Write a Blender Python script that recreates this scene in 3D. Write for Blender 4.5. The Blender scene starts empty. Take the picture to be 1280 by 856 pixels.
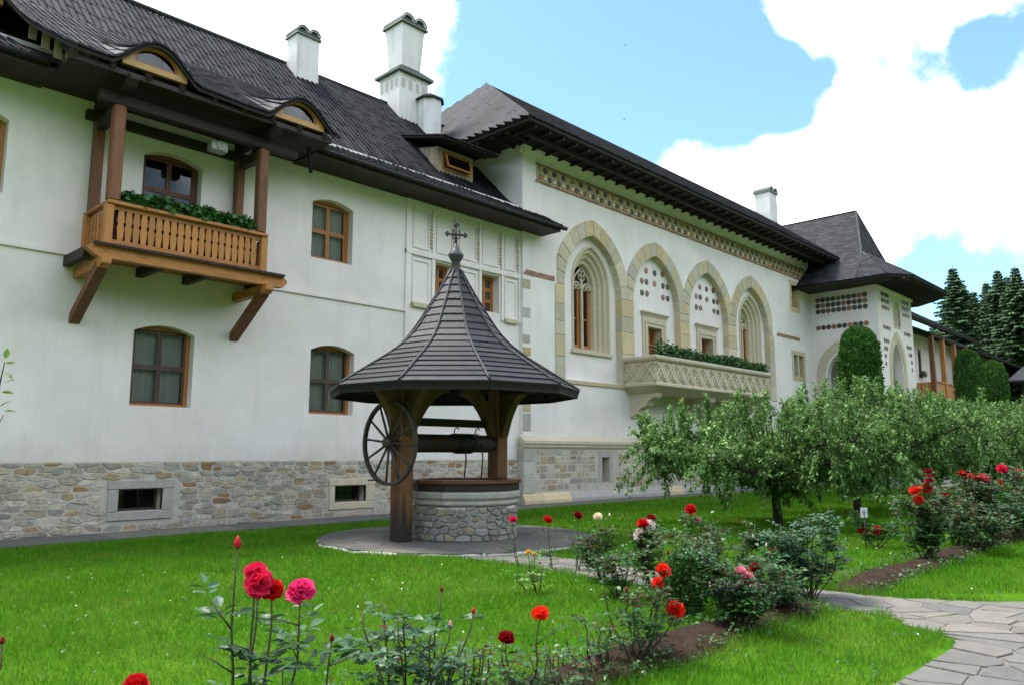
import bpy, math, random
import numpy as np
from mathutils import Vector, Matrix
from mathutils.geometry import tessellate_polygon
random.seed(7); np.random.seed(7)
sc = bpy.context.scene
R_ = math.radians
PI = math.pi

# ------------------------------------------------------------------ camera
FPX, CX, CY = 976.0, 640.0, 428.0
PITCH = math.atan((567 - 428) / FPX)
HEAD = math.atan((1577 - 640) / (FPX / math.cos(PITCH)))      # heading, measured from +X (the facade runs along +X)
EYE = 1.6
Fv = Vector((math.cos(HEAD) * math.cos(PITCH), math.sin(HEAD) * math.cos(PITCH), math.sin(PITCH)))
Rv = Vector((math.sin(HEAD), -math.cos(HEAD), 0))
Uv = Rv.cross(Fv)
CAM = Vector((0, 0, EYE))
cd = bpy.data.cameras.new('camera'); cam = bpy.data.objects.new('camera', cd); sc.collection.objects.link(cam)
cd.sensor_width = 36.0; cd.lens = FPX / 1280 * 36.0; cd.clip_end = 3000; cd.clip_start = 0.05
cam.matrix_world = Matrix(((Rv.x, Uv.x, -Fv.x, 0), (Rv.y, Uv.y, -Fv.y, 0), (Rv.z, Uv.z, -Fv.z, EYE), (0, 0, 0, 1)))
sc.camera = cam

def ray(x, y): return (Fv * FPX + Rv * (x - CX) + Uv * (CY - y)).normalized()
def PY(x, y, Y): d = ray(x, y); return CAM + d * (Y / d.y)
def PX(x, y, X): d = ray(x, y); return CAM + d * (X / d.x)
def PZ(x, y, Z=0.0): d = ray(x, y); return CAM + d * ((Z - EYE) / d.z)
def PD(x, y, z): return CAM + (Fv * FPX + Rv * (x - CX) + Uv * (CY - y)) * (z / FPX)
def proj(p):
    v = Vector(p) - CAM; z = v.dot(Fv)
    if z < 0.1: return (-9e9, -9e9, z)
    return (CX + FPX * v.dot(Rv) / z, CY - FPX * v.dot(Uv) / z, z)

# ------------------------------------------------------------------ world, sun, exposure
SUN_EL, SUN_AZ = 67.0, 112.0      # azimuth from +X, counter-clockwise: behind the roofs, softened by cloud
w = bpy.data.worlds.new('World'); sc.world = w; w.use_nodes = True
nt = w.node_tree; N = nt.nodes; L = nt.links; N.clear()
out = N.new('ShaderNodeOutputWorld'); bg = N.new('ShaderNodeBackground'); bg.inputs[1].default_value = 0.15
sky = N.new('ShaderNodeTexSky'); sky.sky_type = 'NISHITA'; sky.sun_disc = False
sky.sun_elevation = R_(SUN_EL); sky.sun_rotation = R_(90 - SUN_AZ)
sky.altitude = 600; sky.air_density = 1.0; sky.dust_density = 1.2; sky.ozone_density = 1.5
tc = N.new('ShaderNodeTexCoord')
def math_n(op, a, b=None, clamp=False):
    n = N.new('ShaderNodeMath'); n.operation = op; n.use_clamp = clamp
    for i, s in enumerate((a, b)):
        if s is None: continue
        if isinstance(s, (int, float)): n.inputs[i].default_value = s
        else: L.new(s, n.inputs[i])
    return n.outputs[0]
nz = N.new('ShaderNodeTexNoise'); nz.inputs['Scale'].default_value = 7.5; nz.inputs['Detail'].default_value = 10; nz.inputs['Roughness'].default_value = 0.62
L.new(tc.outputs['Generated'], nz.inputs['Vector'])
field = math_n('MULTIPLY', math_n('SUBTRACT', nz.outputs[0], 0.48), 2.6)
nz2 = N.new('ShaderNodeTexNoise'); nz2.inputs['Scale'].default_value = 1.7; nz2.inputs['Detail'].default_value = 3
L.new(tc.outputs['Generated'], nz2.inputs['Vector'])
field = math_n('ADD', field, math_n('MULTIPLY', math_n('SUBTRACT', nz2.outputs[0], 0.47), 1.2))
# cloud banks and clear gaps, as directions seen in the photograph
for px, py, rad, amp in ((330, 10, 12, .55), (120, -120, 18, .5), (460, 60, 6, .3), (1000, 270, 7, .45), (1150, 225, 7, .5), (1290, 215, 7, .5), (920, 235, 4.5, .4), (845, 205, 3.2, .42), (1085, 150, 2.6, .3), (1190, 150, 3, .3),
                         (1110, 15, 5.5, .62), (1010, 0, 3.5, .4), (1240, 0, 4, .3), (680, 90, 8, -.8), (820, 70, 7, -.8), (930, 115, 3.5, -.8), (640, -60, 9, -.6), (990, 112, 2.6, -.75), (1060, 96, 1.9, -.5), (1130, 90, 1.8, -.55), (1195, 82, 2.4, -.9), (1265, 78, 3.2, -1.0), (1200, 320, 5, -.75), (1250, 340, 5, -.6), (1130, 300, 3, -.25)):
    d = ray(px, py)
    vm = N.new('ShaderNodeVectorMath'); vm.operation = 'DOT_PRODUCT'
    L.new(tc.outputs['Generated'], vm.inputs[0]); vm.inputs[1].default_value = d
    mr = N.new('ShaderNodeMapRange'); mr.interpolation_type = 'SMOOTHSTEP'
    L.new(vm.outputs['Value'], mr.inputs[0]); mr.inputs[1].default_value = math.cos(R_(rad * 1.5)); mr.inputs[2].default_value = math.cos(R_(rad * .3)) if rad > 1 else 1
    mr.inputs[3].default_value = 0; mr.inputs[4].default_value = amp
    field = math_n('ADD', field, mr.outputs[0])
cm = N.new('ShaderNodeMapRange'); cm.interpolation_type = 'SMOOTHSTEP'; L.new(field, cm.inputs[0]); cm.inputs[1].default_value = -.26; cm.inputs[2].default_value = 0.42
cb = N.new('ShaderNodeMapRange'); L.new(field, cb.inputs[0]); cb.inputs[1].default_value = 0.0; cb.inputs[2].default_value = 1.0; cb.inputs[3].default_value = 4.2; cb.inputs[4].default_value = 7.2
ccol = N.new('ShaderNodeVectorMath'); ccol.operation = 'SCALE'; ccol.inputs[0].default_value = (.955, .985, 1.03); L.new(cb.outputs[0], ccol.inputs['Scale'])
skyg = N.new('ShaderNodeVectorMath'); skyg.operation = 'MULTIPLY'; L.new(sky.outputs[0], skyg.inputs[0]); skyg.inputs[1].default_value = (0.40, 0.49, 0.475)
mx = N.new('ShaderNodeMix'); mx.data_type = 'RGBA'; L.new(cm.outputs[0], mx.inputs[0]); L.new(skyg.outputs[0], mx.inputs[6]); L.new(ccol.outputs[0], mx.inputs[7])
L.new(mx.outputs[2], bg.inputs[0]); L.new(bg.outputs[0], out.inputs[0])
sl = bpy.data.lights.new('sun', 'SUN'); sl.energy = 1.5; sl.angle = R_(14); sl.color = (1, .96, .9)
so = bpy.data.objects.new('sun', sl); sc.collection.objects.link(so)
sd = Vector((math.cos(R_(SUN_AZ)) * math.cos(R_(SUN_EL)), math.sin(R_(SUN_AZ)) * math.cos(R_(SUN_EL)), math.sin(R_(SUN_EL))))
so.rotation_euler = (-sd).to_track_quat('-Z', 'Y').to_euler(); so.location = (0, 0, 40)
sc.view_settings.view_transform = 'Standard'; sc.view_settings.look = 'None'; sc.view_settings.gamma = 1; sc.view_settings.exposure = 2.2
sc.render.engine = 'CYCLES'

# ------------------------------------------------------------------ materials
MATS = {}
def mat(name, cols, scale=4.0, rough=.8, bump=0.0, bscale=None, rnd=0.0, pal=None, spec=.5, stretch=(1, 1, 1), trans=0.0, detail=6, hue=0.0, bdist=.02, metal=0.0, coat=0.0):
    """cols: 2-3 colours mixed by noise; pal: palette picked per object / island; rnd: value variation per piece."""
    if name in MATS: return MATS[name]
    m = bpy.data.materials.new(name); m.use_nodes = True; n = m.node_tree.nodes; l = m.node_tree.links
    b = n['Principled BSDF']; b.inputs['Roughness'].default_value = rough; b.inputs['Specular IOR Level'].default_value = spec; b.inputs['Metallic'].default_value = metal
    if coat: b.inputs['Coat Weight'].default_value = coat; b.inputs['Coat Roughness'].default_value = .15
    tcx = n.new('ShaderNodeTexCoord'); mp = n.new('ShaderNodeMapping'); mp.inputs['Scale'].default_value = stretch
    l.new(tcx.outputs['Object'], mp.inputs['Vector'])
    no = n.new('ShaderNodeTexNoise'); no.inputs['Scale'].default_value = scale; no.inputs['Detail'].default_value = detail; no.inputs['Roughness'].default_value = .62
    l.new(mp.outputs[0], no.inputs['Vector'])
    rp = n.new('ShaderNodeValToRGB'); l.new(no.outputs[0], rp.inputs[0])
    e = rp.color_ramp.elements; k = len(cols); e[0].position = .3; e[1].position = .7
    e[0].color = (*cols[0], 1); e[1].color = (*cols[-1], 1)
    for i in range(1, k - 1): x = e.new(.3 + .4 * i / (k - 1)); x.color = (*cols[i], 1)
    col = rp.outputs[0]
    r = None
    if rnd or pal or hue:
        oi = n.new('ShaderNodeObjectInfo'); ge = n.new('ShaderNodeNewGeometry')
        ad = n.new('ShaderNodeMath'); ad.operation = 'ADD'; l.new(oi.outputs['Random'], ad.inputs[0]); l.new(ge.outputs['Random Per Island'], ad.inputs[1])
        fr = n.new('ShaderNodeMath'); fr.operation = 'FRACT'; l.new(ad.outputs[0], fr.inputs[0]); r = fr.outputs[0]
    if pal:
        pr = n.new('ShaderNodeValToRGB'); pr.color_ramp.interpolation = 'CONSTANT'; l.new(r, pr.inputs[0]); pe = pr.color_ramp.elements
        pe[0].position = 0; pe[0].color = (*pal[0], 1); pe[1].position = 1 / len(pal); pe[1].color = (*pal[1], 1)
        for i in range(2, len(pal)): x = pe.new(i / len(pal)); x.color = (*pal[i], 1)
        mm = n.new('ShaderNodeMix'); mm.data_type = 'RGBA'; mm.blend_type = 'MULTIPLY'; mm.inputs[0].default_value = 1
        l.new(pr.outputs[0], mm.inputs[6]); l.new(col, mm.inputs[7]); col = mm.outputs[2]
    if rnd or hue:
        r2 = n.new('ShaderNodeMath'); r2.operation = 'MULTIPLY'; l.new(r, r2.inputs[0]); r2.inputs[1].default_value = 7.31
        r3 = n.new('ShaderNodeMath'); r3.operation = 'FRACT'; l.new(r2.outputs[0], r3.inputs[0])
        mr = n.new('ShaderNodeMapRange'); l.new(r3.outputs[0], mr.inputs[0]); mr.inputs[3].default_value = 1 - rnd; mr.inputs[4].default_value = 1 + rnd
        hs = n.new('ShaderNodeHueSaturation'); l.new(col, hs.inputs['Color']); l.new(mr.outputs[0], hs.inputs['Value'])
        if hue:
            mh = n.new('ShaderNodeMapRange'); l.new(r, mh.inputs[0]); mh.inputs[3].default_value = .5 - hue; mh.inputs[4].default_value = .5 + hue; l.new(mh.outputs[0], hs.inputs['Hue'])
        col = hs.outputs[0]
    l.new(col, b.inputs['Base Color'])
    if bump:
        nb = n.new('ShaderNodeTexNoise'); nb.inputs['Scale'].default_value = bscale or scale * 5; nb.inputs['Detail'].default_value = 5; l.new(mp.outputs[0], nb.inputs['Vector'])
        bp = n.new('ShaderNodeBump'); bp.inputs['Strength'].default_value = bump; bp.inputs['Distance'].default_value = bdist; l.new(nb.outputs[0], bp.inputs['Height']); l.new(bp.outputs[0], b.inputs['Normal'])
    if trans:
        tr = n.new('ShaderNodeBsdfTranslucent'); l.new(col, tr.inputs[0]); ms = n.new('ShaderNodeMixShader'); ms.inputs[0].default_value = trans
        l.new(b.outputs[0], ms.inputs[1]); l.new(tr.outputs[0], ms.inputs[2]); l.new(ms.outputs[0], n['Material Output'].inputs[0])
    m['node_note'] = 'procedural'
    MATS[name] = m; return m

def plaster_mat(name, base, stain, streak=.5):
    m = bpy.data.materials.new(name); m.use_nodes = True; n = m.node_tree.nodes; l = m.node_tree.links; b = n['Principled BSDF']
    b.inputs['Roughness'].default_value = .9; b.inputs['Specular IOR Level'].default_value = .2
    t = n.new('ShaderNodeTexCoord')
    def noise(sc_, st, det=6):
        mp = n.new('ShaderNodeMapping'); mp.inputs['Scale'].default_value = st; l.new(t.outputs['Object'], mp.inputs[0])
        x = n.new('ShaderNodeTexNoise'); x.inputs['Scale'].default_value = sc_; x.inputs['Detail'].default_value = det; x.inputs['Roughness'].default_value = .65; l.new(mp.outputs[0], x.inputs['Vector']); return x.outputs[0]
    def rng(s, a, b_, c=0, d=1):
        x = n.new('ShaderNodeMapRange'); l.new(s, x.inputs[0]); x.inputs[1].default_value = a; x.inputs[2].default_value = b_; x.inputs[3].default_value = c; x.inputs[4].default_value = d; return x.outputs[0]
    a = rng(noise(.55, (1, 1, 1)), .40, .74, 0, .6); s = rng(noise(1.6, (2.2, 2.2, .14)), .5, .8, 0, streak); c = rng(noise(26, (1, 1, 1), 3), .3, .7, 0, .1)
    ad = n.new('ShaderNodeMath'); ad.operation = 'ADD'; l.new(a, ad.inputs[0]); l.new(s, ad.inputs[1])
    sz = n.new('ShaderNodeSeparateXYZ'); l.new(t.outputs['Object'], sz.inputs[0]); zn = n.new('ShaderNodeMath'); zn.operation = 'MULTIPLY_ADD'; l.new(noise(1.9, (1, 1, .5)), zn.inputs[0]); zn.inputs[1].default_value = 1.3; l.new(sz.outputs['Z'], zn.inputs[2])
    sp = rng(zn.outputs[0], 2.55, 1.95, 0, .55); ad0 = n.new('ShaderNodeMath'); ad0.operation = 'ADD'; l.new(ad.outputs[0], ad0.inputs[0]); l.new(sp, ad0.inputs[1]); ad = ad0       # splash dirt above the plinth
    a2 = n.new('ShaderNodeMath'); a2.operation = 'ADD'; a2.use_clamp = True; l.new(ad.outputs[0], a2.inputs[0]); l.new(c, a2.inputs[1])
    mx = n.new('ShaderNodeMix'); mx.data_type = 'RGBA'; l.new(a2.outputs[0], mx.inputs[0]); mx.inputs[6].default_value = (*base, 1); mx.inputs[7].default_value = (*stain, 1); l.new(mx.outputs[2], b.inputs['Base Color'])
    bp = n.new('ShaderNodeBump'); bp.inputs['Strength'].default_value = .35; bp.inputs['Distance'].default_value = .02; l.new(noise(7, (1, 1, 1), 8), bp.inputs['Height']); l.new(bp.outputs[0], b.inputs['Normal'])
    return m
plaster = plaster_mat('white_plaster', (.82, .765, .748), (.60, .555, .515), .34)
plaster2 = plaster_mat('chimney_plaster', (.74, .73, .71), (.46, .44, .41), .7)
hallmortar = mat('cream_mortar', [(.52, .48, .40), (.42, .385, .32)], 3, .95, .6, 40)
mortar = mat('pale_mortar', [(.52, .49, .43), (.42, .39, .335)], 3, .95, .6, 40)
stone_m = mat('rubble_stone', [(.62, .60, .57), (1.0, .98, .95), (1.28, 1.25, 1.2)], 11, .9, .9, 45, rnd=.24,
              pal=[(0.429, 0.390, 0.324), (0.371, 0.339, 0.292), (0.452, 0.401, 0.319), (0.406, 0.362, 0.292), (0.313, 0.299, 0.275), (0.452, 0.418, 0.362), (0.406, 0.316, 0.194), (0.394, 0.362, 0.308), (0.302, 0.186, 0.092), (0.487, 0.446, 0.373), (0.348, 0.333, 0.302), (0.441, 0.379, 0.281), (0.418, 0.379, 0.319), (0.383, 0.356, 0.308)])
wellstone_m = mat('well_stone', [(.8, .79, .77), (1.1, 1.1, 1.08)], 9, .88, .7, 45, rnd=.15,
              pal=[(.29, .285, .265), (.24, .235, .23), (.31, .29, .26), (.27, .25, .225), (.22, .22, .215), (.30, .295, .285), (.28, .24, .17), (.26, .255, .245)])
sand_m = mat('sandstone', [(.85, .85, .84), (1.1, 1.09, 1.06)], 5, .88, .4, 40, rnd=.10, pal=[(.54, .455, .30), (.50, .44, .32), (.57, .50, .38), (.54, .43, .26), (.48, .45, .37), (.57, .47, .30), (.48, .43, .33)])
quoin_m = mat('quoin_stone', [(.85, .85, .84), (1.1, 1.09, 1.06)], 5, .88, .4, 40, rnd=.12, pal=[(.50, .42, .29), (.40, .38, .34), (.52, .40, .22), (.44, .43, .40)])
cream_m = mat('cream_stone', [(.62, .53, .38), (.52, .45, .33), (.61, .55, .43)], 4, .85, .35, 40, rnd=.05)
palestone = mat('pale_worn_stone', [(.42, .405, .37), (.31, .30, .28)], 6, .85, .4, 40)
shing_m = mat('weathered_shingle', [(.011, .012, .015), (.026, .027, .032), (.020, .018, .019)], 5, .7, .5, 30, rnd=.45, spec=.16, hue=.02)
shing2_m = mat('dark_shingle', [(.015, .016, .018), (.030, .030, .033), (.024, .022, .022)], 6, .55, .5, 30, rnd=.35, spec=.3)
wellsh_m = mat('well_shingle', [(.007, .008, .010), (.017, .017, .020), (.026, .020, .017)], 5, .48, .5, 34, rnd=.4, spec=.3)
deck_m = mat('dark_roof_board', [(.008, .006, .005), (.017, .012, .009)], 8, .9, .4, 30)
wood_m = mat('honey_wood', [(.32, .120, .022), (.43, .180, .040), (.25, .088, .018)], 3, .6, .5, 14, rnd=.16, stretch=(2.5, 2.5, .6))
woodx_m = mat('honey_beam', [(.30, .110, .020), (.41, .168, .037), (.23, .080, .016)], 3, .6, .5, 14, rnd=.12, stretch=(.6, 2.5, 2.5))
brown_m = mat('brown_post_wood', [(.105, .034, .009), (.18, .064, .018), (.075, .024, .008)], 3, .6, .6, 14, rnd=.12, stretch=(3, 3, .5))
dark_m = mat('dark_beam_wood', [(.013, .007, .004), (.030, .015, .008)], 4, .7, .5, 16, rnd=.12)
frame_m = mat('orange_window_wood', [(.32, .105, .018), (.44, .165, .034)], 5, .5, .3, 20, stretch=(2, 2, .6))
sash_m = mat('dark_sash_wood', [(.050, .028, .018), (.085, .045, .025)], 6, .5, .3, 20)
doorw_m = mat('red_brown_wood', [(.10, .030, .012), (.16, .050, .018)], 5, .5, .3, 20, stretch=(2, 2, .6))
yellow_m = mat('yellow_varnished_wood', [(.36, .19, .045), (.46, .26, .075)], 4, .4, .3, 20, stretch=(1, 3, 3))
oldboard_m = mat('old_grey_board', [(.34, .25, .17), (.46, .37, .27), (.30, .22, .15)], 6, .8, .5, 30, rnd=.2, stretch=(4, 4, .5))
iron_m = mat('dark_iron', [(.02, .02, .021), (.045, .042, .042)], 14, .5, .4, 60, metal=.4)
gutter_m = mat('gutter_metal', [(.018, .018, .019), (.03, .03, .031)], 10, .75, .2, 40, spec=.2)
copper_m = mat('green_copper', [(.05, .075, .06), (.09, .12, .10), (.06, .06, .055)], 9, .6, .4, 40)
vent_dark_m = mat('vent_dark', [(.01, .01, .01), (.02, .02, .02)], 9, .95)  # near-black colour for the shade inside the chimney vents
brick_m = mat('red_brick', [(.30, .13, .085), (.42, .24, .17)], 12, .85, .4, 60, rnd=.25)
tile_bg = mat('ochre_frieze_ground', [(.36, .29, .17), (.46, .38, .24)], 9, .7, .3, 40)
tile_y = mat('ochre_glazed_tile', [(.40, .28, .06), (.52, .38, .12)], 12, .3, .2, 40, rnd=.15, coat=.3)
tile_d = mat('dark_glazed_tile', [(.8, .8, .8), (1.15, 1.15, 1.15)], 20, .28, .25, 50, pal=[(.020, .028, .035), (.030, .055, .035), (.07, .03, .02), (.025, .03, .045), (.05, .05, .02)], coat=.3, rnd=.2)
tile_o = mat('rust_glazed_tile', [(.8, .8, .8), (1.15, 1.15, 1.15)], 20, .32, .25, 50, pal=[(.26, .10, .045), (.23, .08, .04), (.28, .14, .06)], coat=.3, rnd=.2)
flag_m = mat('flagstone', [(.82, .82, .81), (1.12, 1.11, 1.1)], 7, .82, .5, 40, rnd=.12, pal=[(.132, .121, .101), (.112, .106, .095), (.148, .131, .106), (.122, .113, .098), (.10, .096, .088), (.136, .124, .106)])
wellflag_m = mat('worn_paving', [(.8, .8, .8), (1.12, 1.1, 1.08)], 7, .85, .6, 40, rnd=.12, pal=[(.11, .105, .095), (.09, .088, .085), (.125, .115, .10)])
pave_m = mat('paving_concrete', [(.085, .082, .08), (.12, .115, .105)], 5, .9, .4, 60)
joint_m = mat('path_mortar', [(.155, .143, .122), (.105, .098, .085)], 6, .95, .5, 60)
soil_m = mat('dark_soil', [(.030, .020, .014), (.062, .042, .031)], 8, 1.0, 1.0, 50, bdist=.05, spec=.05)
ground_m = mat('turf_ground', [(.034, .105, .006), (.056, .14, .009), (.078, .132, .015)], 1.2, 1.0, spec=0.0, bump=.8, bscale=60)
grass_m = mat('grass_blade', [(.070, .205, .012), (.102, .252, .019), (.165, .262, .035)], .8, 1.0, rnd=.34, hue=.022, trans=.35, spec=.0)
daisy_m = mat('white_clover_petal', [(.75, .75, .70), (.8, .8, .78)], 9, .7)
leaf_apple = mat('apple_leaf', [(.062, .160, .028), (.150, .265, .072)], 1.2, .5, rnd=.5, hue=.02, trans=.28, spec=.3)
leaf_rose = mat('rose_leaf', [(.020, .074, .016), (.050, .122, .030)], 4, .42, rnd=.4, hue=.03, trans=.2, spec=.3)
leaf_rose2 = mat('blue_green_rose_leaf', [(.024, .084, .030), (.056, .128, .052)], 4, .42, rnd=.4, hue=.03, trans=.2, spec=.35)
leaf_red = mat('young_red_leaf', [(.070, .016, .010), (.095, .036, .016)], 4, .7, rnd=.3, trans=.2, spec=.1)
leaf_ger = mat('geranium_leaf', [(.020, .085, .010), (.045, .140, .020)], 5, .5, rnd=.35, trans=.2)
leaf_box = mat('box_leaf', [(.018, .070, .006), (.040, .11, .014)], 5, .4, rnd=.4, trans=.2)
leaf_shoot = mat('apple_shoot_leaf', [(.145, .265, .055), (.25, .37, .115)], 1.2, .5, rnd=.35, hue=.02, trans=.3, spec=.3)
leaf_twig = mat('young_lime_leaf', [(.10, .20, .03), (.15, .27, .05)], 5, .45, rnd=.2, trans=.3)
thuja_m = mat('thuja_foliage', [(.022, .088, .006), (.054, .150, .014)], 2.5, .6, rnd=.45, hue=.015, trans=.1, spec=.3)
spruce_m = mat('spruce_needles', [(.018, .054, .014), (.046, .096, .029)], .5, .65, rnd=.45, hue=.02, spec=.25)
bark_m = mat('bark', [(.026, .018, .012), (.050, .036, .026)], 9, .9, .8, 40, stretch=(2, 2, .5))
cane_m = mat('rose_cane', [(.045, .05, .022), (.075, .045, .028)], 9, .6)
curtain_m = mat('curtain', [(.74, .72, .66), (.80, .78, .72)], 3, .9, .2, 20, stretch=(6, 6, .4))
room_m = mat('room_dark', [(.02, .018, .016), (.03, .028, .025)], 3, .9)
shaded_white_m = mat('shaded_white_plastic', [(.26, .26, .25), (.34, .34, .33)], 9, .5)  # white loudspeaker plastic, darkened to paint in the shade under the balcony roof
white_m = mat('white_plastic', [(.55, .55, .53), (.65, .65, .63)], 9, .5)
def petal(name, a, b): return mat(name, [a, b], 7, .5, rnd=.2, trans=.3, spec=.3)
P_PINKRED = petal('pink_red_petal', (.62, .010, .060), (.80, .035, .12))
P_PINK = petal('deep_pink_petal', (.74, .025, .16), (.85, .07, .28))
P_RED = petal('red_petal', (.50, .006, .010), (.68, .014, .02))
P_ORED = petal('orange_red_petal', (.72, .020, .008), (.85, .05, .02))
P_DRED = petal('dark_red_petal', (.20, .003, .006), (.34, .006, .012))
P_WHITE = petal('blush_petal', (.82, .68, .66), (.88, .80, .78))
P_CREAM = petal('peach_petal', (.82, .68, .48), (.88, .78, .62))
P_SOFT = petal('soft_pink_petal', (.80, .22, .34), (.86, .36, .46))
P_YEL = petal('yellow_petal', (.75, .42, .04), (.85, .55, .08))
def glass_mat():
    m = bpy.data.materials.new('window_glass'); m.use_nodes = True; n = m.node_tree.nodes; l = m.node_tree.links; n.remove(n['Principled BSDF'])
    g = n.new('ShaderNodeBsdfGlossy'); g.inputs['Roughness'].default_value = .03; g.inputs[0].default_value = (.9, .95, 1, 1)
    t = n.new('ShaderNodeBsdfTransparent'); t.inputs[0].default_value = (.72, .74, .73, 1); f = n.new('ShaderNodeFresnel'); f.inputs[0].default_value = 1.38
    nz = n.new('ShaderNodeTexNoise'); nz.inputs['Scale'].default_value = 1.4; bp = n.new('ShaderNodeBump'); bp.inputs['Strength'].default_value = .06; l.new(nz.outputs[0], bp.inputs['Height']); l.new(bp.outputs[0], g.inputs['Normal'])
    x = n.new('ShaderNodeMixShader'); l.new(f.outputs[0], x.inputs[0]); l.new(t.outputs[0], x.inputs[1]); l.new(g.outputs[0], x.inputs[2]); l.new(x.outputs[0], n['Material Output'].inputs[0]); return m
glass_m = glass_mat()

# ------------------------------------------------------------------ helpers
COL = sc.collection
WM = {}
def reg(o, parent=None, basis=None):
    COL.objects.link(o)
    wm = basis if basis is not None else Matrix.Identity(4)
    if parent is not None:
        o.parent = parent; o.matrix_parent_inverse = WM[parent.name].inverted()
    if basis is not None: o.matrix_basis = basis
    WM[o.name] = wm
    return o
def tag(o, label=None, cat=None, group=None, kind=None):
    for k, v in (('label', label), ('category', cat), ('group', group), ('kind', kind)):
        if v: o[k] = v
    return o
def thing(name, loc, label, cat, group=None):
    o = bpy.data.objects.new(name, None); o.empty_display_size = .3
    reg(o, None, Matrix.Translation(loc)); return tag(o, label, cat, group)
def mesh_np(name, V, F, m):
    """V (n,3) array, F (k,3|4) array of indices"""
    me = bpy.data.meshes.new(name); V = np.asarray(V, np.float32); F = np.asarray(F, np.int32); k = F.shape[1]
    me.vertices.add(len(V)); me.vertices.foreach_set('co', V.ravel()); me.loops.add(F.size); me.loops.foreach_set('vertex_index', F.ravel())
    me.polygons.add(len(F)); me.polygons.foreach_set('loop_start', np.arange(0, F.size, k, dtype=np.int32)); me.polygons.foreach_set('loop_total', np.full(len(F), k, np.int32))
    me.update(calc_edges=True); me.materials.append(m); return me
class MB:
    def __init__(s): s.v = []; s.f = []; s.sm = []
    def add(s, vs, fs, smooth=False):
        o = len(s.v); s.v += [tuple(p) for p in vs]; s.f += [tuple(i + o for i in f) for f in fs]; s.sm += [smooth] * len(fs); return s
    def hexa(s, p): return s.add(p, [(0, 3, 2, 1), (4, 5, 6, 7), (0, 1, 5, 4), (1, 2, 6, 5), (2, 3, 7, 6), (3, 0, 4, 7)])
    def box(s, x0, x1, y0, y1, z0, z1, ch=0.0):
        if ch <= 0: return s.hexa([(x0, y0, z0), (x1, y0, z0), (x1, y1, z0), (x0, y1, z0), (x0, y0, z1), (x1, y0, z1), (x1, y1, z1), (x0, y1, z1)])
        c = ch
        ring = lambda z, d: [(x0 + d + c, y0 + d, z), (x1 - d - c, y0 + d, z), (x1 - d, y0 + d + c, z), (x1 - d, y1 - d - c, z), (x1 - d - c, y1 - d, z), (x0 + d + c, y1 - d, z), (x0 + d, y1 - d - c, z), (x0 + d, y0 + d + c, z)]
        vs = ring(z0, c) + ring(z0 + c, 0) + ring(z1 - c, 0) + ring(z1, c); fs = [tuple(range(7, -1, -1)), tuple(range(24, 32))]
        for k in range(3):
            for i in range(8): j = (i + 1) % 8; fs.append((k * 8 + i, k * 8 + j, k * 8 + 8 + j, k * 8 + 8 + i))
        return s.add(vs, fs)
    def beam(s, a, b, wd, ht, up=(0, 0, 1), ch=0.0):
        a = Vector(a); b = Vector(b); d = (b - a).normalized(); u = Vector(up)
        sx = d.cross(u)
        if sx.length < 1e-4: sx = d.cross(Vector((1, 0, 0)))
        sx.normalize(); u = sx.cross(d).normalized()
        P = []
        for q in (a, b):
            for i, j in ((-1, -1), (1, -1), (1, 1), (-1, 1)): P.append(q + sx * (i * wd / 2) + u * (j * ht / 2))
        return s.hexa(P)
    def tube(s, path, rad, n=8, caps=True):
        path = [Vector(p) for p in path]; vs = []; fs = []; prev = None
        if not hasattr(rad, '__len__'): rad = [rad] * len(path)
        for i, p in enumerate(path):
            d = (path[min(i + 1, len(path) - 1)] - path[max(i - 1, 0)]).normalized()
            if prev is None: u = d.cross(Vector((0, 0, 1)) if abs(d.z) < .9 else Vector((1, 0, 0))).normalized()
            else: u = (prev - d * prev.dot(d)); u = u.normalized() if u.length > 1e-6 else d.orthogonal().normalized()
            prev = u; v = d.cross(u)
            for k in range(n): a = 2 * PI * k / n; vs.append(p + (u * math.cos(a) + v * math.sin(a)) * rad[i])
        for i in range(len(path) - 1):
            for k in range(n): j = (k + 1) % n; fs.append((i * n + k, i * n + j, i * n + n + j, i * n + n + k))
        s.add(vs, fs, True)
        if caps: o = len(s.v) - len(vs); s.f += [tuple(o + k for k in range(n - 1, -1, -1)), tuple(o + len(vs) - n + k for k in range(n))]; s.sm += [False, False]
        return s
    def lathe(s, c, prof_, n=24, smooth=True, a0=0.0, capt=True, capb=True):
        vs = []; fs = []
        for r, z in prof_:
            for k in range(n): a = a0 + 2 * PI * k / n; vs.append((c[0] + r * math.cos(a), c[1] + r * math.sin(a), c[2] + z))
        for i in range(len(prof_) - 1):
            for k in range(n): j = (k + 1) % n; fs.append((i * n + k, i * n + j, i * n + n + j, i * n + n + k))
        s.add(vs, fs, smooth); o = len(s.v) - len(vs)
        if capb: s.f.append(tuple(o + k for k in range(n - 1, -1, -1))); s.sm.append(False)
        if capt: s.f.append(tuple(o + len(vs) - n + k for k in range(n))); s.sm.append(False)
        return s
    def prism(s, poly, fn, d0, d1):
        """2-D polygon; fn(a,b,d)->xyz; solid between depths d0 and d1"""
        n = len(poly); vs = [fn(a, b, d0) for a, b in poly] + [fn(a, b, d1) for a, b in poly]
        tri = tessellate_polygon([[Vector((a, b, 0)) for a, b in poly]])
        fs = [tuple(t) for t in tri] + [tuple(i + n for i in reversed(t)) for t in tri] + [(i, (i + 1) % n, (i + 1) % n + n, i + n) for i in range(n)]
        return s.add(vs, fs)
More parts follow.
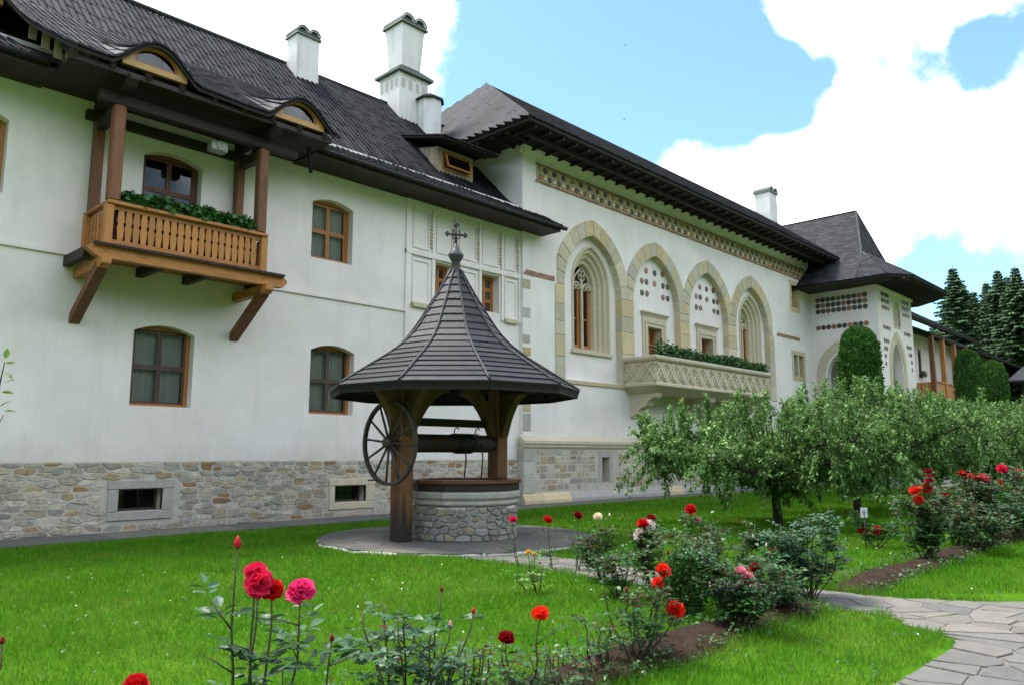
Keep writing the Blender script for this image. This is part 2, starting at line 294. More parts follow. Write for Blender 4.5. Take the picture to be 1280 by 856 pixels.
    def sheet(s, outer, holes, fn, d):
        loops = [outer] + holes; pts = [p for lp in loops for p in lp]
        tri = tessellate_polygon([[Vector((a, b, 0)) for a, b in lp] for lp in loops])
        return s.add([fn(a, b, d) for a, b in pts], [tuple(t) for t in tri])
    def ringprism(s, outer, inner, fn, d0, d1):
        """solid ring between two outlines with equal point counts"""
        n = len(outer); P = [fn(a, b, d0) for a, b in outer] + [fn(a, b, d0) for a, b in inner] + [fn(a, b, d1) for a, b in outer] + [fn(a, b, d1) for a, b in inner]; fs = []
        for i in range(n):
            j = (i + 1) % n
            fs += [(i, j, n + j, n + i), (2 * n + i, 3 * n + i, 3 * n + j, 2 * n + j), (i, 2 * n + i, 2 * n + j, j), (n + i, n + j, 3 * n + j, 3 * n + i)]
        return s.add(P, fs)
    def loft(s, loops, smooth=False):
        n = len(loops[0]); vs = [p for lp in loops for p in lp]; fs = []
        for k in range(len(loops) - 1):
            for i in range(n): j = (i + 1) % n; fs.append((k * n + i, k * n + j, k * n + n + j, k * n + n + i))
        return s.add(vs, fs, smooth)
    def mesh(s, name, m):
        me = bpy.data.meshes.new(name); me.from_pydata(s.v, [], s.f); me.materials.append(m)
        if any(s.sm): me.polygons.foreach_set('use_smooth', s.sm)
        me.update(); return me
    def build(s, name, m, parent=None, basis=None): return reg(bpy.data.objects.new(name, s.mesh(name, m)), parent, basis)
fXZ = lambda a, b, d: (a, d, b)      # wall parallel to the facade
fYZ = lambda a, b, d: (d, a, b)      # wall at right angles to it
def arc_open(x0, x1, z0, z1, rise, n=8):
    """opening with a segmental head: springing at z1-rise"""
    c = (x0 + x1) / 2; h = (x1 - x0) / 2; P = [(x0, z0), (x1, z0)]
    for i in range(n + 1): t = 1 - 2 * i / n; P.append((c + h * t, z1 - rise * t * t))
    return P
def gothic(c, a, zb, zs, za, n=8):
    """pointed outline: half-span a, bottom zb, springing zs, apex za"""
    h = za - zs; r = (a * a + h * h) / (2 * a); P = [(c - a, zb), (c + a, zb)]; A = math.atan2(h, a - r) if r > a else math.atan2(h, a - r)
    A = math.atan2(h, r - a)
    for i in range(n + 1): t = A * i / n; P.append((c - (r - a) + r * math.cos(t), zs + r * math.sin(t)))
    for i in range(n - 1, -1, -1): t = A * i / n; P.append((c + (r - a) - r * math.cos(t), zs + r * math.sin(t)))
    return P
def copy_tree(o, parent=None):
    c = o.copy(); COL.objects.link(c); c.parent = parent
    for ch in list(o.children): copy_tree(ch, c)
    return c
def stone_block(poly, fn, dback, dfront, bev=.018):
    """a worked or rubble stone: outline prism with a softened front"""
    cx = sum(p[0] for p in poly) / len(poly); cy = sum(p[1] for p in poly) / len(poly); n = len(poly)
    def shr(k):
        o = []
        for a, b in poly:
            dx, dy = cx - a, cy - b; q = math.hypot(dx, dy) or 1; o.append((a + dx / q * min(k, q * .4), b + dy / q * min(k, q * .4)))
        return o
    s = 1 if dfront > dback else -1
    rings = [[fn(a, b, dback) for a, b in poly], [fn(a, b, dfront - s * bev) for a, b in poly], [fn(a, b, dfront) for a, b in shr(bev * 1.4)]]
    m = MB(); m.loft(rings); m.f.append(tuple(2 * n + i for i in range(n))); m.sm.append(False); return m
def rubble_rows(a0, a1, b0, b1, hrow, wmin, wmax, gap, holes=(), rng=random):
    """outlines of roughly coursed rubble"""
    out = []; b = b0
    while b < b1 - hrow * .45:
        h = hrow * rng.uniform(.7, 1.35)
        if b + h > b1 - hrow * .5: h = b1 - b
        a = a0 + rng.uniform(-.1, 0)
        while a < a1 - .05:
            wd = rng.uniform(wmin, wmax) * (1.0 if rng.random() < .8 else 1.5); x0, x1 = max(a, a0), min(a + wd, a1); a += wd
            if x1 - x0 < .1: continue
            if any(x1 > h0 and x0 < h1 and b + h > h2 and b < h3 for h0, h1, h2, h3 in holes): continue
            parts = [(x0, x1, b, b + h)]
            if h > hrow * 1.05 and wd < .4 and rng.random() < .5: mz = b + h * rng.uniform(.4, .6); parts = [(x0, x1, b, mz), (x0, x1, mz, b + h)]
            for (u0, u1, v0, v1) in parts:
                g = gap * rng.uniform(.5, 1.3); u0 += g; u1 -= g; v0 += g; v1 -= g; c = min(u1 - u0, v1 - v0); j = lambda: rng.uniform(.05, .38) * c * .6
                if c < .03: continue
                out.append([(u0 + j(), v0), (u1 - j(), v0 + rng.uniform(0, .1) * c), (u1, v0 + j()), (u1 - rng.uniform(0, .1) * c, v1 - j()), (u1 - j(), v1), (u0 + j(), v1 - rng.uniform(0, .12) * c), (u0, v1 - j()), (u0 + rng.uniform(0, .1) * c, v0 + j())])
        b += h
    return out
def clip(poly, nx, ny, c):
    o = []
    for i in range(len(poly)):
        a, b = poly[i], poly[(i + 1) % len(poly)]; da = a[0] * nx + a[1] * ny - c; db = b[0] * nx + b[1] * ny - c
        if da <= 0: o.append(a)
        if da * db < 0: t = da / (da - db); o.append((a[0] + (b[0] - a[0]) * t, a[1] + (b[1] - a[1]) * t))
    return o
def voronoi(seeds, inside, gap, R=1.2):
    res = []
    for i, s in enumerate(seeds):
        poly = [(s[0] - R, s[1] - R), (s[0] + R, s[1] - R), (s[0] + R, s[1] + R), (s[0] - R, s[1] + R)]
        for j, t in enumerate(seeds):
            if i == j or abs(t[0] - s[0]) > 2 * R or abs(t[1] - s[1]) > 2 * R: continue
            dx, dy = t[0] - s[0], t[1] - s[1]; q = math.hypot(dx, dy); nx, ny = dx / q, dy / q
            poly = clip(poly, nx, ny, (s[0] + t[0]) / 2 * nx + (s[1] + t[1]) / 2 * ny - gap)
            if len(poly) < 3: break
        if len(poly) >= 3: res.append((poly, s) if inside == 'seed' else poly)
    return res
def rubble_cells(a0, a1, b0, b1, sx, sz, gap, holes=(), rng=random, shrink=0.0):
    """outlines of random rubble: Voronoi cells stretched along the wall"""
    ok = lambda x, y: True
    k = sx / sz; seeds = []; z = b0 + sz * .5; row = 0
    while z < b1 + sz * .2:
        x = a0 - sx * rng.random()
        while x < a1 + sx:
            seeds.append((x + rng.uniform(-.36, .36) * sx, (z + rng.uniform(-.30, .30) * sz) * k)); x += sx * rng.uniform(.65, 1.4)
        z += sz; row += 1
    out = []
    for poly in voronoi(seeds, ok, gap, sx * 1.6):
        for (nx, ny, c) in ((1, 0, a1 - gap), (-1, 0, -a0 - gap), (0, 1, (b1 - gap) * k), (0, -1, -(b0 + gap * .3) * k)): poly = clip(poly, nx, ny, c) if len(poly) >= 3 else poly
        if len(poly) < 3: continue
        P = [(a, b / k) for a, b in poly]; cx = sum(p[0] for p in P) / len(P); cz = sum(p[1] for p in P) / len(P)
        if any(h0 - .08 < cx < h1 + .08 and h2 - .06 < cz < h3 + .06 for h0, h1, h2, h3 in holes): continue
        if max(p[0] for p in P) - min(p[0] for p in P) < .06 or max(p[1] for p in P) - min(p[1] for p in P) < .05: continue
        Q = []
        for i in range(len(P)):
            p, q = P[i], P[(i + 1) % len(P)]
            for t in (.16, .84): Q.append((p[0] + (q[0] - p[0]) * t + rng.uniform(-.006, .006), p[1] + (q[1] - p[1]) * t + rng.uniform(-.006, .006)))
        if shrink: f = 1 - rng.uniform(.3, 1) * shrink; Q = [(cx + (a - cx) * f, cz + (b - cz) * f) for a, b in Q]
        Q2 = []
        for a, b in Q:
            for h0, h1, h2, h3 in holes:
                if h0 < a < h1 and h2 < b < h3: a = h0 if cx < h0 else h1 if cx > h1 else a; b = b if (a <= h0 or a >= h1) else (h2 if cz < h2 else h3)
            Q2.append((a, b))
        out.append(Q2)
    return out
def shingles(parent, surf, u0, u1, s0, s1, wd, ln, m, inside=lambda u, s: True, keep=300, thick=.035, seed=1, name='shingle', lifts=(.004, .011)):
    """shingle columns on surf(u,s)->(point, normal); the largest in view become objects, the rest one part"""
    rng = random.Random(seed); items = []; nu = max(1, round((u1 - u0) / wd)); wd = (u1 - u0) / nu
    for i in range(nu):
        ua = u0 + i * wd; ub = ua + wd * 1.04; s = s0 - rng.random() * ln
        while s < s1:
            l_ = ln * rng.uniform(.85, 1.15); sa, sb = max(s, s0 - .03), min(s + l_ * 1.12, s1); s += l_
            if sb - sa < .06 or not inside((ua + ub) / 2, (sa + sb) / 2): continue
            lift = rng.uniform(*lifts); P = []
            for (uu, ss, t) in ((ua, sa, 1), (ub, sa, .15), (ub, sb, .10), (ua, sb, .8)):
                p, nn = surf(uu, ss); P.append((p, nn, t * thick + (lift if ss == sa else 0)))
            vs = [p for p, nn, t in P] + [p + nn * t for p, nn, t in P]
            q = proj(sum(vs, Vector()) / 8); size = 0
            if -20 < q[0] < 1300 and -20 < q[1] < 870: size = (vs[1] - vs[0]).length * (vs[3] - vs[0]).length / max(q[2], .1) ** 2
            items.append((size, vs))
    items.sort(key=lambda t: -t[0]); rest = MB()
    for k, (size, vs) in enumerate(items):
        if k < keep and size > 0: MB().hexa(vs).build(name, m, parent)
        else: rest.hexa(vs)
    if rest.v: tag(rest.build('shingle_cover', m, parent), kind='stuff')
def plane_surf(o, a, b):
    o = Vector(o); a = Vector(a).normalized(); b = Vector(b).normalized(); n = a.cross(b).normalized()
    if n.z < 0: n = -n
    return lambda u, s: (o + a * u + b * s, n)
def inpoly(pts):
    def f(x, y):
        c = False; n = len(pts)
        for i in range(n):
            (x1, y1), (x2, y2) = pts[i], pts[(i + 1) % n]
            if (y1 > y) != (y2 > y) and x < (x2 - x1) * (y - y1) / (y2 - y1) + x1: c = not c
        return c
    return f
def facet_shingles(parent, P, m, wd, ln, keep, seed, minthick=.03, name='shingle'):
    """shingle a planar roof facet given by its 3-D corners; P[0]->P[1] is the eave"""
    P = [Vector(p) for p in P]; a = (P[1] - P[0]).normalized(); n = (P[1] - P[0]).cross(P[-1] - P[0]).normalized()
    if n.z < 0: n = -n
    b = n.cross(a).normalized()
    if b.z < 0: b = -b
    uv = [((p - P[0]).dot(a), (p - P[0]).dot(b)) for p in P]; us = [q[0] for q in uv]; vs = [q[1] for q in uv]; rng = random.Random(seed)
    ar = sum(uv[i][0] * uv[(i + 1) % len(uv)][1] - uv[(i + 1) % len(uv)][0] * uv[i][1] for i in range(len(uv))); sg = 1 if ar > 0 else -1; edges = []
    for i in range(len(uv)):
        (x1, y1), (x2, y2) = uv[i], uv[(i + 1) % len(uv)]; nx, ny = (y2 - y1) * sg, -(x2 - x1) * sg; q = math.hypot(nx, ny)
        if q > 1e-6: edges.append((nx / q, ny / q, (x1 * nx + y1 * ny) / q + (.05 if i == 0 else 0)))
    nu = max(1, round((max(us) - min(us)) / wd)); w_ = (max(us) - min(us)) / nu; items = []
    for i in range(nu):
        ua = min(us) + i * w_; ub = ua + w_ * 1.03; s_ = -.05 - rng.random() * ln
        while s_ < max(vs):
            l_ = ln * rng.uniform(.85, 1.15); poly = [(ua, s_), (ub, s_), (ub, s_ + l_ * 1.1), (ua, s_ + l_ * 1.1)]; lift = rng.uniform(.004, .011)
            for e in edges:
                poly = clip(poly, *e)
                if len(poly) < 3: break
            if len(poly) >= 3 and abs(sum(poly[k][0] * poly[(k + 1) % len(poly)][1] - poly[(k + 1) % len(poly)][0] * poly[k][1] for k in range(len(poly)))) > .004:
                lo = [P[0] + a * u + b * v for u, v in poly]; hi = [P[0] + a * u + b * v + n * (minthick * (1 - .85 * (u - ua) / w_) + lift * (1 - (v - s_) / l_)) for u, v in poly]; k = len(poly)
                q = proj(sum(lo, Vector()) / k); size = l_ * w_ / max(q[2], .1) ** 2 if -20 < q[0] < 1300 and -20 < q[1] < 870 else 0
                items.append((size, lo + hi, [tuple(range(k - 1, -1, -1)), tuple(range(k, 2 * k))] + [(j, (j + 1) % k, k + (j + 1) % k, k + j) for j in range(k)]))
            s_ += l_
    items.sort(key=lambda t: -t[0]); rest = MB()
    for k, (size, vs_, fs_) in enumerate(items):
        if k < keep and size > 0: MB().add(vs_, fs_).build(name, m, parent)
        else: rest.add(vs_, fs_)
    if rest.v: tag(rest.build('shingle_cover', m, parent), kind='stuff')

# ------------------------------------------------------------------ ground
XB0, XB1, YB0, YB1 = 8.45, 9.45, 3.40, 3.98          # garden path crossing the rose bed
WX, WY, WR = 10.35, 11.27, 2.62                       # the well and its paved ring
def in_path(x, y):
    if math.hypot(x - WX, y - WY) < WR: return True
    if y < 2.02: return True
    if x > 7.45 and x < 8.9 and y < 2.65 and (x - 7.45) ** 2 + (y - 2.65) ** 2 > .62 ** 2: return True
    c = 8.95 + .12 * math.sin(y * .9); hw = .52 + max(0, 3.0 - y) * .55
    if y < 9.4 and abs(x - c) < hw: return True
    return False
def in_bed(x, y):
    if YB0 + .05 * math.sin(x * 3) < y < YB1 + .06 * math.sin(x * 2.3 + 1) and (x < 8.35 or x > 9.6): return True
    return False
g = MB(); g.add([(-60, -40, 0), (400, -40, 0), (400, 200, 0), (-60, 200, 0)], [(0, 1, 2, 3)])
tag(g.build('ground', ground_m), kind='structure')
# unseen wooded slope added to block low sky light; mirrored in the windows
hl = MB(); hv_ = []; NA, NR_ = 72, 10
for i in range(NA + 1):
    a = R_(150 + 215 * i / NA)
    for j in range(NR_ + 1):
        t = j / NR_; rad = 48 + 75 * t; hh = 45 * math.sin(t * PI / 2) ** .8 * (.85 + .18 * math.sin(a * 5) + .10 * math.sin(a * 13 + 1)) + (1.5 * math.sin(i * 7.1 + j * 3.3) if 0 < j else 0)
        hv_.append((8 + rad * math.cos(a), 4 + rad * math.sin(a), hh - .3))
hl.add(hv_, [(i * (NR_ + 1) + j, (i + 1) * (NR_ + 1) + j, (i + 1) * (NR_ + 1) + j + 1, i * (NR_ + 1) + j + 1) for i in range(NA) for j in range(NR_)])
tag(hl.build('sky_blocker_hill', mat('sky_blocker_slope', [(.014, .040, .010), (.035, .075, .020)], .5, .95, 1.0, 1.2, bdist=1.0)), kind='structure')
# paving strip along the buildings
pv = MB(); pv.box(-8, 41.3, 15.55, 17.6, -.05, .02); tag(pv.build('wall_paving', pave_m), kind='structure')
pvo = bpy.data.objects['wall_paving']
x = -1.0; rg = random.Random(3)
while x < 24:
    l_ = rg.uniform(1.0, 1.9); MB().box(x, x + l_ - .015, 15.57 + rg.uniform(0, .05), 16.75, .0, .035 + rg.uniform(0, .012), .006).build('paving_slab', wellflag_m, pvo); x += l_
# flagstones: Voronoi cells
def scatter(x0, x1, y0, y1, step, ok, rng):
    o = []; y = y0
    while y < y1:
        x = x0
        while x < x1:
            p = (x + rng.uniform(-.42, .42) * step, y + rng.uniform(-.42, .42) * step)
            if ok(*p): o.append(p)
            x += step
        y += step
    return o
rg = random.Random(11)
fpath = MB()
pts = []
for i in range(40):
    y = 9.3 - i * (9.3 - 2.0) / 39; c = 8.95 + .12 * math.sin(y * .9); hw = .55 + max(0, 3.0 - y) * .55; pts.append((c - hw, c + hw, y))
for (a, b, y), (a2, b2, y2) in zip(pts, pts[1:]): fpath.add([(a, y, .008), (b, y, .008), (b2, y2, .008), (a2, y2, .008)], [(0, 1, 2, 3)])
fpath.add([(-10, -6, .004), (45, -6, .004), (45, 2.02, .004), (-10, 2.02, .004)], [(0, 1, 2, 3)])
fp = tag(fpath.build('flagstone_path', joint_m), kind='structure')
okp = lambda x, y: in_path(x, y) and math.hypot(x - WX, y - WY) > WR + .1
seeds = scatter(3.5, 16, .3, 9.5, .36, okp, rg)
for poly, c in voronoi(seeds, 'seed', .013, .6):
    poly = [(a + rg.uniform(-.015, .015), b + rg.uniform(-.015, .015)) for a, b in poly]
    q_ = []
    for k_ in range(len(poly)):
        for f_ in (0, .5):
            a = poly[k_][0] * (1 - f_) + poly[(k_ + 1) % len(poly)][0] * f_; b = poly[k_][1] * (1 - f_) + poly[(k_ + 1) % len(poly)][1] * f_; t_ = 1.0
            while t_ > .1 and not okp(c[0] + (a - c[0]) * t_, c[1] + (b - c[1]) * t_): t_ -= .04
            q_.append((c[0] + (a - c[0]) * t_, c[1] + (b - c[1]) * t_))
    poly = q_
    stone_block(poly, lambda a, b, d: (a, b, d), .0, .013 + rg.uniform(0, .007), .004).build('flagstone', flag_m, fp)
# soil beds
def soil(x0, x1, nm):
    nx = int((x1 - x0) / .07); ny = 14; V = []; F = []
    for i in range(nx + 1):
        x = x0 + (x1 - x0) * i / nx; ya = YB0 + .05 * math.sin(x * 3); yb = YB1 + .06 * math.sin(x * 2.3 + 1)
        for j in range(ny + 1):
            t = j / ny; e = min(1, min(i, nx - i) / 4); V.append((x, ya + (yb - ya) * t, .002 + e * (.085 * math.sin(PI * t) ** .6 + random.uniform(0, .022) * (0 < j < ny))))
    for i in range(nx):
        for j in range(ny): a = i * (ny + 1) + j; F.append((a, a + ny + 1, a + ny + 2, a + 1))
    me = mesh_np(nm, V, F, soil_m); o = reg(bpy.data.objects.new(nm, me)); return tag(o, kind='structure')
soil(-1.5, 8.4, 'soil_bed'); soil(9.55, 34, 'soil_bed')

# ------------------------------------------------------------------ windows
def pane_box(x0, x1, z0, z1, y, parent): return MB().box(x0, x1, y - .004, y + .004, z0, z1).build('pane', glass_m, parent)
def window(parent, x0, x1, z0, z1, Y, rise=.14, depth=.22, cols=2, rows=2, fm=None, sm=None, curtain=True, fw=.085):
    """arched casement standing back from the wall face Y"""
    fm = fm or frame_m; sm = sm or sash_m; y = Y + depth
    o = arc_open(x0, x1, z0, z1, rise); zi = z1 - rise - fw * .6
    inn = arc_open(x0 + fw, x1 - fw, z0 + fw * .7, z1 - fw * 1.1, rise * .15)
    fr = MB(); fr.ringprism(o, inn, fXZ, y, y + .09); win = fr.build('window', fm, parent)
    ix0, ix1, iz0, iz1 = x0 + fw, x1 - fw, z0 + fw * .7, z1 - fw * 1.1 - rise * .12
    sw = .05; ms = MB(); ys = y + .02
    pw = (ix1 - ix0) / cols; ph = (iz1 - iz0) / rows
    for i in range(cols):
        for j in range(rows):
            a0, a1, c0, c1 = ix0 + i * pw, ix0 + (i + 1) * pw, iz0 + j * ph, iz0 + (j + 1) * ph; g_ = .004
            ms.ringprism([(a0 + g_, c0 + g_), (a1 - g_, c0 + g_), (a1 - g_, c1 - g_), (a0 + g_, c1 - g_)], [(a0 + sw, c0 + sw), (a1 - sw, c0 + sw), (a1 - sw, c1 - sw), (a0 + sw, c1 - sw)], fXZ, ys, ys + .05)
            pane_box(a0 + sw - .01, a1 - sw + .01, c0 + sw - .01, c1 - sw + .01, ys + .03, win)
    ms.build('sash', sm, win)
    if curtain:
        V = []; F = []; n = 60; yc = y + .16
        for i in range(n + 1):
            t = i / n; xx = ix0 + (ix1 - ix0) * t; wv = .018 * math.sin(t * 70) + .012 * math.sin(t * 31 + 1)
            V += [(xx, yc + wv, iz0 - .03), (xx, yc + wv, iz1 + .03)]
        F = [(2 * i, 2 * i + 2, 2 * i + 3, 2 * i + 1) for i in range(n)]
        c = reg(bpy.data.objects.new('curtain', mesh_np('curtain', V, F, curtain_m)), win)
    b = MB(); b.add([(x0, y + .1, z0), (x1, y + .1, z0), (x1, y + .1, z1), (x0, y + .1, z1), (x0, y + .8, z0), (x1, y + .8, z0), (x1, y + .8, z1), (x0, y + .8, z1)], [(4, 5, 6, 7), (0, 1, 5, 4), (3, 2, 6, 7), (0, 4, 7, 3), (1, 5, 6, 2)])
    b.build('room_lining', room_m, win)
    return win
def wall_sheet(parent, name, outer, openings, fn, d, depth, m=None, back=.5):
    """plaster face with real openings and their reveals; depth sign gives inward direction"""
    wl = MB(); wl.sheet(outer, openings, fn, d)
    for op in openings: wl.loft([[fn(a, b, d) for a, b in op], [fn(a, b, d + depth) for a, b in op]])
    return wl.build(name, m or plaster, parent)

# ------------------------------------------------------------------ residence wing (left)
WL = 17.2
RW = thing('residence_building', (8, WL, 0), 'long white two-storey monastery wing with eyebrow roof windows and a wooden balcony', 'building')
XC = 18.45
lowA = (6.38, 7.70, 2.62, 4.38); lowB = (10.70, 12.02, 2.60, 4.38); upA = (10.60, 11.86, 6.60, 8.24); bal = (6.34, 7.66, 5.95, 8.30); upL = (2.45, 3.76, 6.60, 8.24)
ops = [arc_open(*q, .16) for q in (lowA, lowB, upA, bal, upL)]
for q in ((-1.6, -.3, 2.62, 4.38),): ops.append(arc_open(*q, .16))
sq1 = (14.80, 15.50, 6.02, 7.22); sq2 = (16.72, 17.50, 6.02, 7.22); sq3 = (14.85, 15.6, 2.5, 3.9)
ops += [[(q[0], q[2]), (q[1], q[2]), (q[1], q[3]), (q[0], q[3])] for q in (sq1, sq2)]
wall_sheet(RW, 'wall', [(-8, 1.40), (XC, 1.40), (XC, 9.8), (-8, 9.8)], ops, fXZ, WL, .34)
for q in (lowA, lowB): window(RW, *q, WL, .16)
window(RW, *upA, WL, .16, sm=frame_m, curtain=True); window(RW, *upL, WL, .16, sm=frame_m); window(RW, -1.6, -.3, 2.62, 4.38, WL, .16)
window(RW, *bal, WL, .16, cols=2, rows=3, fm=doorw_m, sm=doorw_m, curtain=False)
for q in (sq1, sq2): window(RW, *q, WL, .0, depth=.28, cols=2, rows=3, sm=frame_m, curtain=False, fw=.06)
MB().box(-8, 5.02, WL - .05, WL + .02, 5.58, 5.66).box(8.98, 13.66, WL - .05, WL + .02, 5.58, 5.66).build('string_course', plaster, RW)
# end wall so the wing is a solid building
MB().box(-8, -7.9, WL, 26, 0, 9.8).build('end_wall', plaster, RW)
# relief panels round the small square windows
rp = MB()
Yr = WL - .06
zt, zm, zb = 8.78, 7.34, 5.9
xs = [13.80, 14.70, 15.62, 16.62, 17.62, 18.42]
rp.box(13.66, XC, Yr, WL + .01, zt, zt + .16); rp.box(13.66, XC, Yr - .015, WL + .01, zm - .06, zm + .07); rp.box(13.66, 13.79, Yr, WL + .01, 3.9, zt)
for x in xs: rp.box(x - .055, x + .055, Yr + .003, WL + .01, zb - .1, zt)
rl = rp.build('relief_panelling', plaster, RW)
for a, b in zip(xs, xs[1:]):
    for (z0, z1, has) in ((zm + .16, zt - .1, True), (zb, zm - .15, False)):
        if not has and (abs(a - 14.70) < .01 or abs(a - 16.62) < .01): continue
        i0, i1 = a + .12, b - .12
        MB().ringprism([(i0, z0), (i1, z0), (i1, z1), (i0, z1)], [(i0 + .07, z0 + .07), (i1 - .07, z0 + .07), (i1 - .07, z1 - .07), (i0 + .07, z1 - .07)], fXZ, WL - .035, WL + .01).build('panel_frame', plaster, rl)
        if not has: MB().prism([(a + .08, z0 - .02), (b - .08, z0 - .02), (b - .13, z0 - .14), (a + .13, z0 - .14)], fXZ, WL - .10, WL + .01).build('panel_sill', cream_m, rl)
        else:
            bd = MB(); z = z0 + .1
            while z < z1 - .12: bd.box(i1 - .035, i1 + .06, WL - .075, WL, z, z + .07, .012); z += .105
            bd.build('bead_moulding', cream_m, rl)
# plinth
plm = MB(); vA = (6.05, 7.42, .18, 1.06); vB = (11.33, 12.78, .20, .97)
vo = [[(6.28, .42), (7.18, .42), (7.18, .88), (6.28, .88)], [(11.52, .38), (12.48, .38), (12.48, .80), (11.52, .80)]]
YP = WL - .03
plm.sheet([(-8, 0), (XC, 0), (XC, 1.44), (-8, 1.44)], vo, fXZ, YP)
for op in vo: plm.loft([[fXZ(a, b, YP) for a, b in op], [fXZ(a, b, YP + .45) for a, b in op]])
plm.add([(-8, YP, 1.44), (XC, YP, 1.44), (XC, WL, 1.47), (-8, WL, 1.47)], [(0, 1, 2, 3)])
pl = plm.build('plinth', mortar, RW)
rgp = random.Random(21)
st = rubble_cells(3.2, XC - .1, .03, 1.43, .33, .118, .007, [vA, vB], rgp, .16)
area_ = lambda P: (max(p[0] for p in P) - min(p[0] for p in P)) * (max(p[1] for p in P) - min(p[1] for p in P)) / (6 + sum(p[0] for p in P) / len(P))
st.sort(key=area_, reverse=True); st, st2 = st[:300], st[300:]
for poly in st: stone_block(poly, fXZ, YP + .02, YP - rgp.uniform(.001, .022), .008).build('stone', stone_m, pl)
more = MB()
for poly in st2: b = stone_block(poly, fXZ, YP + .02, YP - rgp.uniform(.001, .016), .008); more.add(b.v, b.f)
for poly in rubble_cells(-8, 3.2, .03, 1.43, .50, .150, .010, [], rgp):
    b = stone_block(poly, fXZ, YP + .02, YP - rgp.uniform(.004, .026), .010); more.add(b.v, b.f)
tag(more.build('stone_facing', stone_m, pl), kind='stuff')
for (a0, a1, c0, c1, mm, bx) in ((6.28, 7.18, .42, .88, palestone, vA), (11.52, 12.48, .38, .80, cream_m, vB)):
    MB().box(bx[0], bx[1], YP - .035, YP + .1, c1, bx[3], .012).build('vent_lintel', mm, pl)
    MB().box(bx[0] + .02, a0, YP - .03, YP + .1, c0, c1 - .004, .012).build('vent_jamb', mm, pl)
    MB().box(a1, bx[1] - .02, YP - .03, YP + .1, c0, c1 - .004, .012).build('vent_jamb', mm, pl)
    MB().box(bx[0] + .02, bx[1] - .02, YP - .032, YP + .1, c0 - .18, c0 - .004, .012).build('vent_sill', mm, pl)
    MB().ringprism([(a0, c0), (a1, c0), (a1, c1), (a0, c1)], [(a0 + .05, c0 + .05), (a1 - .05, c0 + .05), (a1 - .05, c1 - .04), (a0 + .05, c1 - .04)], fXZ, YP + .28, YP + .34).build('vent_frame', sash_m, pl)
    MB().box(a0 + .05, a1 - .05, YP + .31, YP + .318, c0 + .05, c1 - .04).build('pane', glass_m, pl)
    MB().add([(a0, YP + .45, c0), (a1, YP + .45, c0), (a1, YP + .45, c1), (a0, YP + .45, c1)], [(0, 1, 2, 3)]).build('vent_back', room_m, pl)
# roof
def prof(Y): return float(np.interp(Y, [16.2, 17.6, 21.5], [9.1, 9.95, 13.95]))
EY = [16.2, 17.6, 21.5]; EZ = [9.1, 9.95, 13.95]; S1 = math.hypot(1.4, .85); S2 = math.hypot(3.9, 4.0); ST = S1 + S2
n1 = Vector((0, -.85, 1.4)).normalized(); n2 = Vector((0, -4.0, 3.9)).normalized()
def sag(x): return .03 * math.sin(x * .55) + .018 * math.sin(x * 1.9 + 2)
def main_surf(u, s):
    if s <= S1: t = s / S1; p = Vector((u, 16.2 + 1.4 * t, 9.1 + .85 * t)); n = n1.lerp(n2, max(0, t - .5)).normalized()
    else: t = (s - S1) / S2; p = Vector((u, 17.6 + 3.9 * t, 9.95 + 4.0 * t)); n = n1.lerp(n2, min(1, .5 + t * 3)).normalized()
    return p + Vector((0, 0, sag(u) * (.4 + .6 * s / ST))), n
rf = MB()
for k in range(60):
    xa, xb = -8 + 27.6 * k / 60, -8 + 27.6 * (k + 1) / 60
    for (s0, s1) in ((0, S1), (S1, ST)):
        if s0 == 0 and 4.3 < (xa + xb) / 2 < 9.8: continue
        q = [main_surf(xa, s0)[0], main_surf(xb, s0)[0], main_surf(xb, s1)[0], main_surf(xa, s1)[0]]; dn = Vector((0, 0, -.12)); rf.hexa([p + dn for p in q] + [p - Vector((0, 0, .01)) for p in q])
rf.add([(-8, 21.5, 13.9), (19.6, 21.5, 13.9), (19.6, 27, 9.1), (-8, 27, 9.1)], [(0, 1, 2, 3)])
roofL = rf.build('roof', deck_m, RW)
def yfront(x): return 15.3 + 1.9 * (1 - min(1, max(0, (x - 3.45) / .85))) ** 1.3
EYE_D = [(5.79, .84, .60), (9.08, .84, .60), (2.85, .9, .60)]
KC = (prof(19.2) + .05 - 9.13) / 3.9
def bump(x):
    b = 0
    for c, wd, A in EYE_D:
        d = abs(x - c) / wd
        if d < 1: b = max(b, A * (.5 + .5 * math.cos(PI * d)) ** .62)
    return b
def can_pt(x, Y):
    yf = yfront(x); t = max(0, (Y - yf) / 2.0); fade = max(0, 1 - t) ** 1.4
    return Vector((x, Y, max(9.13 + (Y - 15.3) * KC, prof(Y) + .05) + bump(x) * fade + sag(x)))
def can_surf(u, s):
    yf = yfront(u); Y = yf + s; p = can_pt(u, Y); e = .03
    n = (can_pt(u + e, Y) - can_pt(u - e, Y)).cross(can_pt(u, Y + e) - can_pt(u, Y - e)).normalized()
    return p, n
cn = MB(); NX = 120; X0C, X1C = 1.6, 10.1
def canx(i): return X0C + (X1C - X0C) * i / NX
for i in range(NX):
    for j in range(10):
        q = []
        for (ii, jj) in ((i, j), (i + 1, j), (i + 1, j + 1), (i, j + 1)):
            x = canx(ii); yf = yfront(x); q.append(can_pt(x, yf + (19.3 - yf) * jj / 10))
        cn.add([p - Vector((0, 0, .012)) for p in q] + [p - Vector((0, 0, .09)) for p in q], [(0, 1, 2, 3), (7, 6, 5, 4)] + ([(0, 4, 5, 1)] if j == 0 else []) + ([(3, 7, 4, 0)] if i == 0 else []) + ([(1, 5, 6, 2)] if i == NX - 1 else []))
canopy = cn.build('balcony_roof', deck_m, RW)
